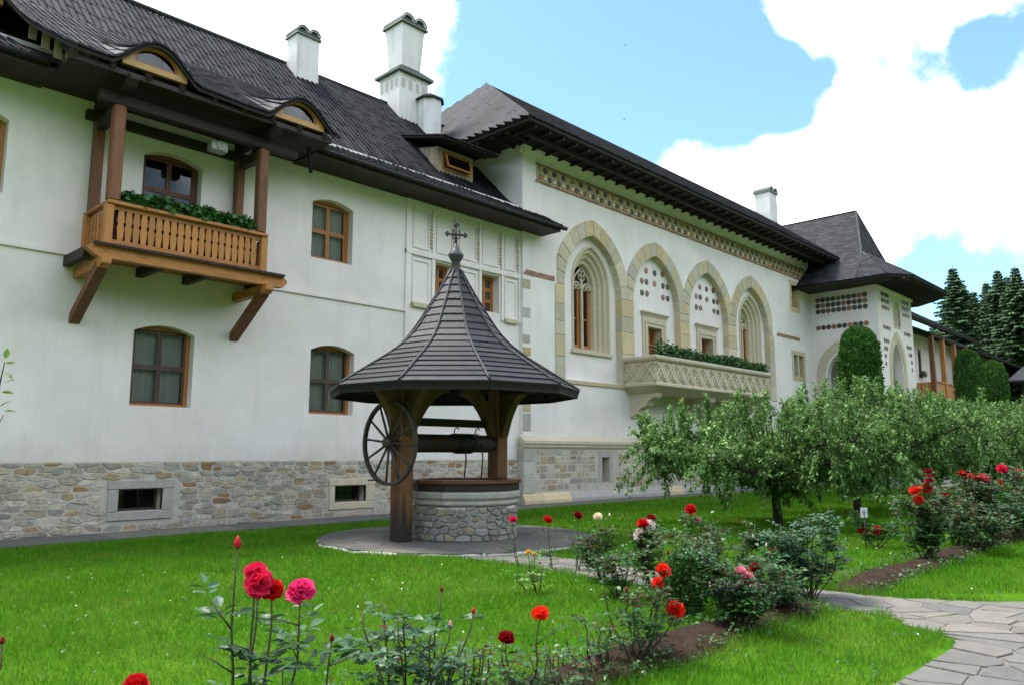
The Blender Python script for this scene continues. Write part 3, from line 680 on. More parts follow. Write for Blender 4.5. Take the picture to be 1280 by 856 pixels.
shingles(canopy, can_surf, X0C, X1C, 0, 3.95, .17, .75, shing_m, lambda u, s: yfront(u) + s < 19.25, keep=300, seed=5, thick=.045)
shingles(roofL, main_surf, -8, 19.6, 0, ST, .17, .85, shing_m, lambda u, s: not ((X0C + .1 < u < X1C - .1 and main_surf(u, s)[0].y > yfront(u) + .6 and main_surf(u, s)[0].y < 19.0) or (4.45 < u < 9.75 and main_surf(u, s)[0].y < 19.0)), keep=300, seed=6, thick=.055)
MB().tube([(-8, 21.5, 14.0), (19.6, 21.5, 14.0)], .07, 6).build('ridge_cap', shing2_m, roofL)
# board behind the balcony-roof verge at its left end and gable boards
for i in range(7):
    x = 3.85 + i * .15; yv = yfront(x) + .62; MB().box(x, x + .14, yv, yv + .03, can_pt(x, yv).z - .42 - .05 * (i % 3), can_pt(x, yv).z - .1).build('cheek_board', oldboard_m, canopy)
# rafters below the balcony roof
for i in range(9):
    x = 4.3 + i * .68; MB().beam((x, 15.36, can_pt(4.35, 15.36).z - .17), (x, 17.3, can_pt(4.35, 17.3).z - .20), .10, .13).build('rafter', dark_m, canopy)
MB().box(4.25, 9.95, 15.40, 15.46, 8.93, 9.03).build('fascia_board', dark_m, canopy)
for k in range(11): MB().box(4.25, 9.95, 15.47 + k * .158, 15.47 + k * .158 + .15, 8.955, 8.98).build('soffit_board', dark_m, canopy)
for x in np.arange(-7.5, 19.5, .7):
    if 4.2 < x < 9.8: continue
    MB().beam((x, 16.24, 8.99), (x, 17.3, 9.63), .09, .12).build('rafter', dark_m, roofL)
for (xa, xb) in ((-8, 4.24), (9.96, 19.4)):
    for k in range(6): MB().box(xa, xb, 16.24 + k * .158, 16.24 + k * .158 + .15, 8.90 + .002 * (k % 2), 8.925).build('soffit_board', dark_m, roofL)
    MB().box(xa, xb, 16.20, 16.238, 8.90, 9.08).build('fascia_board', dark_m, roofL)
# eyebrow windows
for k, (c, wd, A) in enumerate(EYE_D):
    yf = yfront(c) + .10; zb_ = can_pt(c, yf).z - bump(c) * max(0, 1 - (.10 / 2)) ** 1.4
    n = 20; hw = .64; outer = [(c - hw, zb_ - .03), (c + hw, zb_ - .03)]; inner = [(c - .45, zb_ + .09), (c + .45, zb_ + .09)]
    for i in range(n + 1): t = 1 - 2 * i / n; outer.append((c + hw * t, zb_ + bump(c + hw * t) * .93 - .02)); inner.append((c + .45 * t, zb_ + .09 + .36 * math.sqrt(max(0, 1 - t * t)) + .001))
    ew = MB().ringprism(outer, inner, fXZ, yf, yf + .10).build('eyebrow_window', yellow_m, RW)
    i2 = [(c + (a - c) * .90, zb_ + .13 + (b - zb_ - .10) * .86) for a, b in inner]
    MB().ringprism(inner, i2, fXZ, yf + .04, yf + .09).build('sash', frame_m, ew)
    MB().prism([(a, b) for a, b in i2[:1] + i2[1:]], fXZ, yf + .062, yf + .070).build('pane', glass_m, ew)
    MB().prism([(c - .6, zb_), (c + .6, zb_), (c + .45, zb_ + .45), (c - .45, zb_ + .45)], fXZ, yf + .5, yf + .55).build('room_lining', room_m, ew)
# gutter and downpipe stub
gt = MB(); gt.tube([(9.7, 16.13, 9.03), (14, 16.13, 9.03), (19.62, 16.13, 9.03)], .065, 8); gt.tube([(-8, 16.13, 9.03), (4.1, 16.13, 9.03)], .065, 8)
gu = gt.build('gutter', gutter_m, RW)
for x in np.arange(10.3, 19.5, .9): MB().box(x - .015, x + .015, 16.06, 16.24, 8.96, 9.12).build('gutter_bracket', gutter_m, gu)
MB().tube([(9.75, 16.13, 9.0), (9.8, 16.15, 8.75), (10.05, 16.45, 8.52)], .05, 8).build('downpipe', gutter_m, gu)
# shed dormer
sd0, sd1, YD = 15.55, 17.12, 18.1
zt_ = 11.28
sdm = MB().prism([(16.0 - 16.0 + YD, prof(YD) - .05), (YD, zt_), (19.45, zt_ + .35), (19.45, prof(19.45))], fYZ, sd0 + .03, sd1)
sdo = sdm.build('shed_dormer', dark_m, RW)
yy = YD
while yy < 19.0:
    MB().box(sd0, sd0 + .03, yy, yy + .1, prof(yy + .05) - .05, zt_ + .22 * (yy - YD)).build('cheek_board', oldboard_m, sdo); yy += .108
MB().ringprism([(sd0, prof(YD) - .05), (sd1, prof(YD) - .05), (sd1, zt_), (sd0, zt_)], [(sd0 + .22, prof(YD) + .12), (sd1 - .16, prof(YD) + .12), (sd1 - .16, zt_ - .1), (sd0 + .22, zt_ - .1)], fXZ, YD - .04, YD).build('front_board', oldboard_m, sdo)
zz0, zz1 = prof(YD) + .12, zt_ - .1
MB().ringprism([(sd0 + .22, zz0), (sd1 - .16, zz0), (sd1 - .16, zz1), (sd0 + .22, zz1)], [(sd0 + .29, zz0 + .06), (sd1 - .23, zz0 + .06), (sd1 - .23, zz1 - .06), (sd0 + .29, zz1 - .06)], fXZ, YD - .06, YD + .02).build('window_frame', frame_m, sdo)
fo = lambda a, b, d: (a, YD - .08 - (zz1 - b) * .28 - d, b)
MB().ringprism([(sd0 + .27, zz0 + .05), (sd1 - .21, zz0 + .05), (sd1 - .21, zz1 - .05), (sd0 + .27, zz1 - .05)], [(sd0 + .33, zz0 + .11), (sd1 - .27, zz0 + .11), (sd1 - .27, zz1 - .11), (sd0 + .33, zz1 - .11)], fo, 0, .04).build('open_sash', frame_m, sdo)
MB().prism([(sd0 + .33, zz0 + .11), (sd1 - .27, zz0 + .11), (sd1 - .27, zz1 - .11), (sd0 + .33, zz1 - .11)], fo, .015, .022).build('pane', glass_m, sdo)
dr = MB(); dr.prism([(YD - .75, zt_ - .03), (YD - .75, zt_ + .04), (20.2, zt_ + .86), (20.2, zt_ + .79)], fYZ, sd0 - .35, sd1 + .45); dro = dr.build('dormer_roof', deck_m, RW)
sl_ = Vector((0, 20.2 - YD + .75, .82)); shingles(dro, plane_surf((sd0 - .38, YD - .78, zt_ + .045), (1, 0, 0), sl_), 0, sd1 - sd0 + .86, 0, 2.9, .17, .6, shing2_m, keep=60, seed=9)

# chimneys of the residence
def vault_cap(parent, cx, cy, z, sx, sy, r):
    """twin barrel smoke vents on a chimney head, tunnels along Y"""
    for dx in (-sx * .46, sx * .46):
        n = 10; outer = [(cx + dx + r * math.cos(PI * i / n), z + r * math.sin(PI * i / n)) for i in range(n + 1)]; inner = [(cx + dx + r * .8 * math.cos(PI * i / n), z + .01 + r * .8 * math.sin(PI * i / n)) for i in range(n + 1)]
        MB().ringprism(outer + [(cx + dx - r, z - .05), (cx + dx + r, z - .05)], inner + [(cx + dx - r * .8, z - .01), (cx + dx + r * .8, z - .01)], fXZ, cy - sy, cy + sy).build('smoke_vent', plaster2, parent)
        MB().ringprism([(a + (a - cx - dx) * .06, b + .03) for a, b in outer], [(a, b + .004) for a, b in outer], fXZ, cy - sy - .03, cy + sy + .03).build('vent_cover', copper_m, parent)
        MB().prism(inner, fXZ, cy - sy + .07, cy - sy + .1).build('vent_dark_plug', vent_dark_m, parent)  # dark plate across the tunnel paints in the shade of its depth
def tapered(cx, cy, z0, z1, hx0, hy0, hx1, hy1):
    q = lambda hx, hy, z: [(cx - hx, cy - hy, z), (cx + hx, cy - hy, z), (cx + hx, cy + hy, z), (cx - hx, cy + hy, z)]
    m = MB(); m.hexa(q(hx0, hy0, z0) + q(hx1, hy1, z1)); return m
ch1 = tapered(12.47, 21.15, 12.6, 14.78, .40, .32, .40, .32).build('chimney', plaster2, RW)
tapered(12.47, 21.15, 14.78, 14.86, .46, .38, .44, .36).build('chimney_cap', copper_m, ch1)
vault_cap(ch1, 12.47, 21.15, 14.88, .46, .34, .21)
bx, by = 16.75, 21.35
ch2 = tapered(bx, by, 12.5, 15.0, .66, .58, .66, .58).build('tiered_chimney', plaster2, RW)
tapered(bx, by, 15.36, 16.95, .42, .40, .52, .50).build('upper_shaft', plaster2, ch2)
tapered(bx, by, 15.0, 15.10, .80, .72, .80, .72).build('tier_eave', copper_m, ch2); tapered(bx, by, 15.10, 15.38, .80, .72, .44, .42).build('tier_roof', shing2_m, ch2)
for k in range(4):
    x = bx - .48 + k * .32
    MB().prism(arc_open(x - .08, x + .08, 14.42, 14.80, .08, 6), fXZ, by - .584, by - .57).build('niche_shade', mortar, ch2)  # flush darker patch paints in the shade of a niche
    y = by - .42 + k * .28
    MB().prism(arc_open(y - .07, y + .07, 14.42, 14.80, .07, 6), fYZ, bx - .664, bx - .65).build('niche_shade', mortar, ch2)  # same painted niche shade on the side face
de = MB()
for k in range(12): de.box(bx - .64 + k * .11, bx - .59 + k * .11, by - .60, by - .57, 14.86, 14.97)
for k in range(10): de.box(bx - .68, bx - .65, by - .55 + k * .115, by - .50 + k * .115, 14.86, 14.97)
de.build('dentil_band', plaster2, ch2)
tapered(bx, by, 16.95, 17.03, .62, .60, .60, .58).build('chimney_cap', copper_m, ch2); vault_cap(ch2, bx, by, 17.05, .60, .56, .28)
sub = MB(); sub.lathe((17.32, 20.55, 11.9), [(.44, 0), (.44, 2.25)], 8, False, PI / 8); sbo = sub.build('round_flue', plaster2, ch2)
MB().lathe((17.32, 20.55, 14.15), [(.54, 0), (.52, .07), (.04, .34)], 8, False, PI / 8).build('flue_roof', shing2_m, ch2)

# ------------------------------------------------------------------ wooden balcony
BX0, BX1, BYF, BZ = 5.29, 8.60, 15.95, 5.60
bl = MB()
balc = MB().box(5.0, 9.02, 15.72, WL + .02, BZ - .05, BZ).build('balcony', woodx_m, RW)
for i in range(13): MB().box(5.0 + i * .31, 5.0 + i * .31 + .295, 15.66, 15.80, BZ - .045, BZ + .012, .004).build('deck_board', dark_m, balc)
fbp = [(4.86, BZ - .10), (4.98, BZ - .05), (9.04, BZ - .05), (9.12, BZ - .10), (9.12, BZ - .17), (9.02, BZ - .27), (5.14, BZ - .27), (5.02, BZ - .22)]
MB().prism(fbp, fXZ, 15.76, 15.94).build('front_beam', woodx_m, balc)
for x in (5.20, 8.62): MB().prism([(15.62, BZ - .27), (WL, BZ - .27), (WL, BZ - .47), (15.72, BZ - .47), (15.62, BZ - .40)], fYZ, x - .09, x + .09).build('bracket_beam', woodx_m, balc)
for x in (4.98, 6.4, 7.4, 8.9): MB().prism([(15.96, BZ - .05), (WL, BZ - .05), (WL, BZ - .25), (16.05, BZ - .25)], fYZ, x - .07, x + .07).build('joist', dark_m, balc)
for x in (5.20, 8.62): MB().beam((x, WL + .02, 4.28), (x, 15.86, BZ - .42), .17, .20, up=(1, 0, 0)).build('brace', brown_m, balc)
# railing
MB().box(BX0 - .06, BX1 + .06, BYF - .10, BYF + .10, 6.46, 6.53, .008).build('hand_rail', woodx_m, balc)
for xx in (BX0, BX1): MB().box(xx - .07, xx + .07, BYF + .10, WL, 6.46, 6.53, .008).build('hand_rail', woodx_m, balc)
MB().box(BX0, BX1, BYF - .03, BYF + .05, BZ + .012, BZ + .16, .006).build('bottom_rail', woodx_m, balc)
for xx in (BX0, BX1): MB().box(xx - .03, xx + .05, BYF + .05, WL, BZ + .012, BZ + .16, .006).build('bottom_rail', woodx_m, balc)
MB().box(BX0 + .02, BX1 - .02, BYF - .012, BYF + .02, 6.37, 6.46).build('top_rail', woodx_m, balc)
prof_b = [(-.046, 0), (-.060, .15), (-.068, .29), (-.050, .325), (-.047, .345), (-.050, .365), (-.068, .40), (-.060, .52), (-.046, .64)]
poly_b = prof_b + [(-a, b) for a, b in reversed(prof_b)]
nb = 20
MB().box(BX0 + .15, BX1 - .15, BYF + .08, BYF + .30, BZ + .2, 6.40, .01).build('planter_box', dark_m, balc)
span = (BX1 - .16) - (BX0 + .16)
bmx = MB().prism([(a, b) for a, b in poly_b], fXZ, -.015, .015).mesh('baluster', wood_m)
bmy = MB().prism([(a, b) for a, b in poly_b], fYZ, -.015, .015).mesh('baluster', wood_m)
for i in range(nb): reg(bpy.data.objects.new('baluster', bmx), balc, Matrix.Translation((BX0 + .16 + span * (i + .5) / nb, BYF + .01, BZ + .15)))
for xx in (BX0 + .01, BX1 - .01):
    for i in range(6): reg(bpy.data.objects.new('baluster', bmy), balc, Matrix.Translation((xx, BYF + .22 + i * .17, BZ + .15)))
for xx in (BX0, BX1):
    for y in (BYF, WL - .10): MB().box(xx - .08, xx + .08, y - .06, y + .10, BZ + .012, 6.46, .012).build('corner_post', wood_m, balc)
for xx in (BX0 + .06, BX1 - .10):
    for y, hx in ((BYF + .03, .115), (WL - .14, .10)): MB().box(xx - hx, xx + hx, y - hx, y + hx, 6.53, 8.52, .03).build('post', brown_m, balc)
MB().box(BX0 - .35, BX1 + .75, BYF - .07, BYF + .11, 8.52, 8.74, .01).build('head_beam', dark_m, balc); MB().box(BX0 - .2, BX1 + .3, WL - .18, WL - .02, 8.52, 8.72, .01).build('head_beam', dark_m, balc)
for xx in (BX0 + .06, BX1 - .10): MB().prism([(15.35, 8.74), (WL, 8.74), (WL, 8.95), (15.25, 8.95), (15.25, 8.85)], fYZ, xx - .09, xx + .09).build('cross_beam', dark_m, balc)
for xx in (BX0 + .06, BX1 - .10):
    MB().lathe((xx, BYF + .35, 8.42), [(.04, 0), (.11, .04), (.12, .12), (.06, .18)], 12).build('beam_boss', dark_m, balc)
    MB().prism([(BYF + .1, 8.3), (WL, 8.3), (WL, 8.52), (BYF + .1, 8.52)], fYZ, xx - .08, xx + .08).build('side_beam', dark_m, balc)
# loudspeaker
p = PY(273, 184, BYF + .25)
ls = thing('loudspeaker', (p.x, p.y, p.z - .13), 'small pale box loudspeaker hung under the beam of the wooden balcony', 'loudspeaker')
MB().box(p.x - .19, p.x + .19, p.y - .09, p.y + .16, p.z - .12, p.z + .12, .02).build('cabinet', shaded_white_m, ls)
MB().box(p.x - .03, p.x + .03, p.y + .0, p.y + .06, p.z + .12, 8.60).build('bracket', iron_m, ls)
cone = MB(); cone.lathe((0, 0, 0), [(.105, 0), (.11, .02), (.09, .025), (.035, -.03), (.03, .0), (.0, .01)], 20, True, 0, False, False)
reg(bpy.data.objects.new('speaker_cone', cone.mesh('speaker_cone', palestone)), ls, Matrix.Translation((p.x + .03, p.y - .095, p.z)) @ Matrix.Rotation(PI / 2, 4, 'X'))

# ------------------------------------------------------------------ the hall
YH = 17.05; HX0, HX1 = 18.45, 41.5
HALL = thing('hall_building', (30, YH, 0), 'tall white hall with four pointed stone arches and a glazed tile frieze', 'building')
BAYS = [22.25, 26.40, 30.52, 34.65]; AI = 1.68; ZS, ZA = 7.40, 9.52
holes = [gothic(c, AI, 4.15, ZS, ZA, 10) for c in BAYS]
s1 = [(38.95, 8.95), (40.15, 8.95), (40.15, 10.6), (38.95, 10.6)]; s2 = [(38.85, 5.35), (40.45, 5.35), (40.45, 6.9), (38.85, 6.9)]
wall_sheet(HALL, 'wall', [(HX0, 2.05), (HX1, 2.05), (HX1, 12.1), (HX0, 12.1)], holes + [s1, s2], fXZ, YH, .25)
MB().box(HX0 - .0, HX0 + .05, YH + .003, 28, 0, 12.1).build('side_wall', plaster, HALL)
MB().box(HX0 + .05, 50, 27.9, 28, 0, 12.1).build('back_wall', plaster, HALL)
# recessed fields
gw = [(22.40, 1.06), (34.85, 1.06)]; dw = [26.52, 30.66]
GO = lambda c, a: gothic(c, a, 5.30 + (1.06 - a) * .25, 7.75, 7.75 + 1.42 * a / 1.06, 10)
ops = [GO(c, a) for c, a in gw] + [[(c - .5, 4.3), (c + .5, 4.3), (c + .5, 6.62), (c - .5, 6.62)] for c in dw]
wall_sheet(HALL, 'recessed_wall', [(20.2, 4.1), (36.9, 4.1), (36.9, 9.75), (20.2, 9.75)], ops, fXZ, YH + .25, .02)
# arch stones
arc = MB().box(20.06, 24.0, YH - .05, YH + .02, 4.0, 4.14, .01).box(HX0, 20.058, YH - .045, YH + .02, 4.0, 4.13, .01).build('arcade_string', sand_m, HALL)
h = ZA - ZS; rr = (AI * AI + h * h) / (2 * AI); cc = rr - AI; th = .56; TA = math.atan2(h, cc)
TO = math.acos(cc / (rr + th))
def arch_pts(c, sgn, t0, t1, n=3):
    inn = []; ou = []
    for i in range(n + 1):
        t = t0 + (t1 - t0) * i / n; tt = min(t, TA); inn.append((c + sgn * (-cc + (rr - .006) * math.cos(tt)), ZS + (rr - .006) * math.sin(tt)))
        ta = t * TO / TA; x = -cc + (rr + th) * math.cos(ta); z = ZS + (rr + th) * math.sin(ta); ou.append((c + sgn * min(x, 2.068), z))
    return inn, ou
rgs = random.Random(31)
for bi, c in enumerate(BAYS):
    for sgn in (-1, 1):
        nv = 7; cut = [TA * k / nv for k in range(nv + 1)]
        for a, b in zip(cut, cut[1:]):
            inn, ou = arch_pts(c, sgn, a + .004, b - .004); poly = inn + ou[::-1]
            stone_block(poly, fXZ, YH + .27, YH - .03 - rgs.uniform(0, .012), .012).build('arch_stone', sand_m, arc)
        edge = (bi == 0 and sgn < 0) or (bi == 3 and sgn > 0)
        if sgn > 0 or edge:
            z = 4.15
            while z < ZS - .05:
                hh = rgs.uniform(.42, .85); z1 = min(z + hh, ZS)
                if ZS - z1 < .25: z1 = ZS
                if edge: xa, xb = c + sgn * (AI - .005), c + sgn * (AI + .50)
                else: xa, xb = c + AI - .005, BAYS[bi + 1] - AI + .005
                xa, xb = min(xa, xb), max(xa, xb)
                stone_block([(xa, z + .004), (xb, z + .004), (xb, z1 - .004), (xa, z1 - .004)], fXZ, YH + .27, YH - .03 - rgs.uniform(0, .012), .012).build('pier_stone', sand_m, arc); z = z1
# gothic windows
for c, a in gw:
    steps = [(1.12, 17.26), (1.04, 17.255), (.99, 17.36), (.91, 17.38), (.87, 17.50), (.78, 17.52), (.74, 17.64), (.64, 17.66), (.60, 17.80), (.58, 17.9)]
    m = MB(); m.loft([[fXZ(x, z, d) for x, z in GO(c, aa)] for aa, d in steps]); m.loft([[fXZ(x, z, 17.31) for x, z in GO(c, 1.12)], [fXZ(x, z, 17.26) for x, z in GO(c, 1.12)]])
    gwo = m.build('gothic_window', cream_m, HALL)
    MB().box(c - 1.2, c + 1.2, 17.20, 17.33, 5.14, 5.27, .015).build('sill', cream_m, gwo)
    MB().box(c - .055, c + .055, 17.68, 17.80, 5.4, 8.0, .03).build('mullion', cream_m, gwo)
    tr = MB()
    for sx in (-1, 1):
        cxx = c + sx * .31; pts = [(cxx + .25 * math.cos(PI * i / 12), 17.74, 7.62 + .25 * math.sin(PI * i / 12)) for i in range(13)]; tr.tube(pts, .035, 6)
        for k in range(3):
            aa = PI / 2 + (k - 1) * 1.15; tr.tube([(cxx + .11 * math.cos(aa) + .085 * math.cos(2 * PI * i / 10), 17.74, 7.66 + .11 * math.sin(aa) + .085 * math.sin(2 * PI * i / 10)) for i in range(11)], .022, 5)
        tr.tube([(c + sx * .52, 17.74, 7.75), (c + sx * .36, 17.74, 8.12), (c + sx * .05, 17.74, 8.42)], .032, 6)
    for k in range(4):
        aa = PI / 4 + k * PI / 2; tr.tube([(c + .11 * math.cos(aa) + .10 * math.cos(2 * PI * i / 10), 17.74, 8.15 + .11 * math.sin(aa) + .10 * math.sin(2 * PI * i / 10)) for i in range(11)], .026, 5)
    tr.build('tracery', cream_m, gwo)
    for sx in (-1, 1):
        x0, x1 = (c - .57, c - .055) if sx < 0 else (c + .055, c + .57)
        MB().ringprism([(x0, 5.42), (x1, 5.42), (x1, 7.75), (x0, 7.75)], [(x0 + .13, 5.56), (x1 - .13, 5.56), (x1 - .13, 7.6), (x0 + .13, 7.6)], fXZ, 17.80, 17.90).build('sash', frame_m, gwo)
        MB().box(x0 + .12, x1 - .12, 17.84, 17.85, 5.5, 7.7).build('pane', glass_m, gwo); MB().box(x0 + .13, x1 - .13, 17.82, 17.88, 6.5, 6.55).build('glazing_bar', frame_m, gwo)
    MB().prism(GO(c, .6), fXZ, 18.1, 18.14).build('room_lining', room_m, gwo)
# balcony doors with stone surrounds
for c in dw:
    Yd = YH + .25
    m = MB().ringprism([(c - .86, 4.3), (c + .86, 4.3), (c + .86, 7.0), (c - .86, 7.0)], [(c - .5, 4.35), (c + .5, 4.35), (c + .5, 6.62), (c - .5, 6.62)], fXZ, Yd - .06, Yd + .42)
    dso = m.build('balcony_door', cream_m, HALL)
    for k, (z, e, o_) in enumerate(((7.0, .02, .07), (7.07, .06, .11), (7.14, .10, .16))): MB().box(c - .86 - e, c + .86 + e, Yd - o_, Yd + .01, z + .002, z + .07, .008).build('cornice', cream_m, dso)
    MB().ringprism([(c - .72, 4.3), (c + .72, 4.3), (c + .72, 6.84), (c - .72, 6.84)], [(c - .64, 4.33), (c + .64, 4.33), (c + .64, 6.76), (c - .64, 6.76)], fXZ, Yd - .09, Yd - .05).build('moulding', cream_m, dso)
    MB().box(c - .5, c + .5, Yd + .34, Yd + .38, 4.35, 6.62).build('door_leaf', doorw_m, dso)
    for sx in (-1, 1):
        for k in range(3):
            x0 = c + (-.46 if sx < 0 else .05); z0 = 4.5 + k * .72
            MB().ringprism([(x0, z0), (x0 + .41, z0), (x0 + .41, z0 + .64), (x0, z0 + .64)], [(x0 + .08, z0 + .08), (x0 + .33, z0 + .08), (x0 + .33, z0 + .56), (x0 + .08, z0 + .56)], fXZ, Yd + .29, Yd + .34).build('door_panel', frame_m, dso)
# discs above the doors
dsk = MB()
n = 16; dsk.v = [(0, -.03, 0)] + [(.15 * math.cos(2 * PI * i / n) * q, y, .15 * math.sin(2 * PI * i / n) * q) for q, y in ((.35, -.022), (.62, -.034), (.9, -.026), (1, 0)) for i in range(n)]
dsk.f = [(0, 1 + (i + 1) % n, 1 + i) for i in range(n)] + [(1 + k * n + i, 1 + k * n + (i + 1) % n, 1 + k * n + n + (i + 1) % n, 1 + k * n + n + i) for k in range(3) for i in range(n)]; dsk.sm = [False] * len(dsk.f)
me_o = dsk.mesh('ceramic_disc', tile_o); me_d = dsk.mesh('ceramic_disc', tile_d)
A2 = [(118, 208, 0), (163, 222, 1), (204, 230, 0), (95, 262, 0), (120, 268, 1), (163, 278, 0), (208, 290, 1), (232, 297, 0), (96, 325, 1), (123, 331, 0), (208, 352, 0), (233, 358, 1)]
A3 = [(405, 296, 0), (441, 308, 1), (476, 316, 0), (386, 345, 0), (407, 350, 1), (443, 363, 0), (479, 373, 1), (498, 376, 0), (387, 403, 1), (409, 408, 0), (481, 424, 0), (501, 431, 1)]
for x, y, k in A2 + A3:
    p = PY(780 + x / 4.28, 290 + y / 4.28, YH + .25); reg(bpy.data.objects.new('ceramic_disc', me_d if k else me_o), HALL, Matrix.Translation(p) @ Matrix.Scale(.88, 4))
# frieze
fz0, fz1 = 10.78, 11.46
fr = MB().box(19.15, 40.95, YH - .025, YH + .01, fz0 + .07, fz1 - .07).build('tile_frieze', tile_bg, HALL)
bk = MB()
for z in (fz0 + .002, fz1 - .058):
    x = 19.1
    while x < 40.9: bk.box(x, x + .235, YH - .05, YH + .01, z, z + .06); x += .245
tag(bk.build('brick_border', brick_m, fr), kind='stuff')
nc = 88; sp = (40.9 - 19.2) / nc
tq = MB().box(-.085, .085, -.03, .0, -.085, .085, .012).mesh('ochre_tile', tile_y)
for i in range(nc):
    for j in range(2):
        pos = (19.2 + (i + .5) * sp, YH - .025, fz0 + .205 + j * .275)
        if (i + j) % 2: reg(bpy.data.objects.new('ochre_tile', tq), fr, Matrix.Translation(pos))
        else: reg(bpy.data.objects.new('round_tile', me_d if (i * 7 + j) % 5 else me_o), fr, Matrix.Translation(pos) @ Matrix.Scale(.72, 4))
# cove under the eaves, brick string, quoins
MB().prism([(YH - .004, 11.62), (YH - .16, 11.95), (YH - .16, 12.08), (YH - .004, 12.08)], fYZ, HX0 - .15, 41.4).build('cornice', plaster, HALL)
MB().prism([(HX0 - .004, 11.62), (HX0 - .16, 11.95), (HX0 - .16, 12.08), (HX0 - .004, 12.08)], fXZ, YH - .16, 27).build('cornice', plaster, HALL)
bs = MB()
for (x0, x1) in ((18.5, 20.05), (37.2, 39.9)):
    x = x0
    while x < x1 - .1:
        for j in range(2): bs.box(x + j * .1, min(x + j * .1 + .21, x1), YH - .025, YH + .01, 7.46 + j * .085, 7.535 + j * .085)
        x += .23
tag(bs.build('brick_string', brick_m, HALL), kind='stuff')
for y0, y1, wd in ((350, 361, .36), (385, 397, .36), (419, 429, .33), (434, 444, .38), (460, 468, .33), (500, 514, .36), (516, 538, .36)):
    z1 = PY(661, y0, YH).z; z0 = PY(661, y1, YH).z
    stone_block([(HX0 + .004, z0), (HX0 + wd, z0), (HX0 + wd, z1), (HX0 + .004, z1)], fXZ, YH + .05, YH - .02, .01).build('quoin', quoin_m, HALL)
# plinth of the hall
YQ = 16.93; slit = [(22.42, .62), (22.86, .62), (22.86, 1.48), (22.42, 1.48)]
m = MB().sheet([(18.36, 0), (41.4, 0), (41.4, 1.95), (18.36, 1.95)], [slit], fXZ, YQ); m.loft([[fXZ(a, b, YQ) for a, b in slit], [fXZ(a, b, YQ + .4) for a, b in slit]])
m.add([(18.36, YQ, 0), (18.36, YQ + .6, 0), (18.36, YQ + .6, 1.95), (18.36, YQ, 1.95)], [(0, 1, 2, 3)]); m.add([fXZ(a, b, YQ + .4) for a, b in slit], [(0, 1, 2, 3)])
hp = m.build('plinth', hallmortar, HALL)
x = 18.28
while x < 41:
    l_ = rgs.uniform(.8, 1.5); MB().prism([(YQ - .10, 1.93), (YQ - .10, 2.03), (YH + .01, 2.2), (YH + .01, 1.93)], fYZ, x, min(x + l_ - .006, 41.4)).build('capping_stone', cream_m, hp)
    MB().prism([(YQ - .06, 1.84), (YQ - .02, 1.78), (YQ + .02, 1.78), (YQ + .02, 1.927), (YQ - .06, 1.927)], fYZ, x, min(x + l_ - .004, 41.4)).build('moulding_stone', cream_m, hp)
    MB().prism([(YQ - .14, 0), (YQ - .14, .14), (YQ - .02, .36), (YQ + .02, .36), (YQ + .02, 0)], fYZ, x, min(x + l_ - .006, 41.4)).build('base_stone', sand_m if rgs.random() < .3 else palestone, hp); x += l_
for (z0, z1, wd) in ((.37, .95, .55), (.955, 1.36, .46), (1.365, 1.77, .5)): stone_block([(18.33, z0), (18.36 + wd, z0), (18.36 + wd, z1), (18.33, z1)], fXZ, YQ + .45, YQ - .03, .012).build('corner_stone', quoin_m, hp)
rq = random.Random(8)
hst = [q_ for q_ in rubble_rows(18.95, 33, .42, 1.76, .235, .22, .46, .018, [(22.2, 23.1, .4, 1.75)], rq) if rq.random() < .74][:290]
for poly in hst: stone_block(poly, fXZ, YQ + .02, YQ - rq.uniform(.002, .014), .01).build('stone', stone_m, hp)
for (a, b, c_, d) in ((22.22, 23.06, 1.485, 1.72), (22.22, 22.415, .60, 1.48), (22.865, 23.06, .60, 1.48)): stone_block([(a, c_), (b, c_), (b, d), (a, d)], fXZ, YQ + .03, YQ - .02, .01).build('slit_surround', palestone, hp)
# small windows by the porch
for (x0, x1, z0, z1, split) in ((38.95, 40.15, 8.95, 10.6, False), (38.85, 40.45, 5.35, 6.9, True)):
    so_ = MB().ringprism([(x0, z0), (x1, z0), (x1, z1), (x0, z1)], [(x0 + .22, z0 + .22), (x1 - .22, z0 + .22), (x1 - .22, z1 - .22), (x0 + .22, z1 - .22)], fXZ, YH - .02, YH + .4).build('stone_window', sand_m, HALL)
    if split: MB().box((x0 + x1) / 2 - .09, (x0 + x1) / 2 + .09, YH, YH + .2, z0 + .22, z1 - .22).build('mullion', sand_m, so_)
    MB().box(x0 + .22, x1 - .22, YH + .3, YH + .34, z0 + .22, z1 - .22).build('shutter', doorw_m, so_)
# roof of the hall
EZH = 12.02; ea, eb, ec, ed = Vector((17.12, 15.5, EZH)), Vector((42.8, 15.5, EZH)), Vector((48.0, 22, 16.85)), Vector((21.7, 22, 16.85)); ee = Vector((17.12, 28.5, EZH)); ef = Vector((50, 28.5, EZH))
m = MB(); m.add([ea, eb, ec, ed, ee, ef], [(0, 1, 2, 3), (4, 0, 3), (5, 4, 3, 2), (1, 5, 2)])
dz = Vector((0, 0, -.14)); m.add([ea, eb, ef, ee, ea + dz, eb + dz, ef + dz, ee + dz], [(0, 4, 5, 1), (3, 7, 4, 0), (4, 7, 6, 5)])
hr = m.build('roof', deck_m, HALL); up = Vector((0, 0, .01))
facet_shingles(hr, [ea + up, eb + up, ec + up, ed + up], shing_m, .3, .6, 120, 41, .04)
facet_shingles(hr, [ee + up, ea + up, ed + up], shing_m, .34, 2.6, 300, 42, .15)
MB().tube([ea + up, ed + up], .06, 6).tube([ed, ec], .07, 6).build('ridge_cap', shing2_m, hr)
for k in range(38): x = 17.5 + k * .68; MB().beam((x, 15.58, EZH - .19), (x, 17.0, EZH - .19), .10, .10).build('rafter', dark_m, hr)
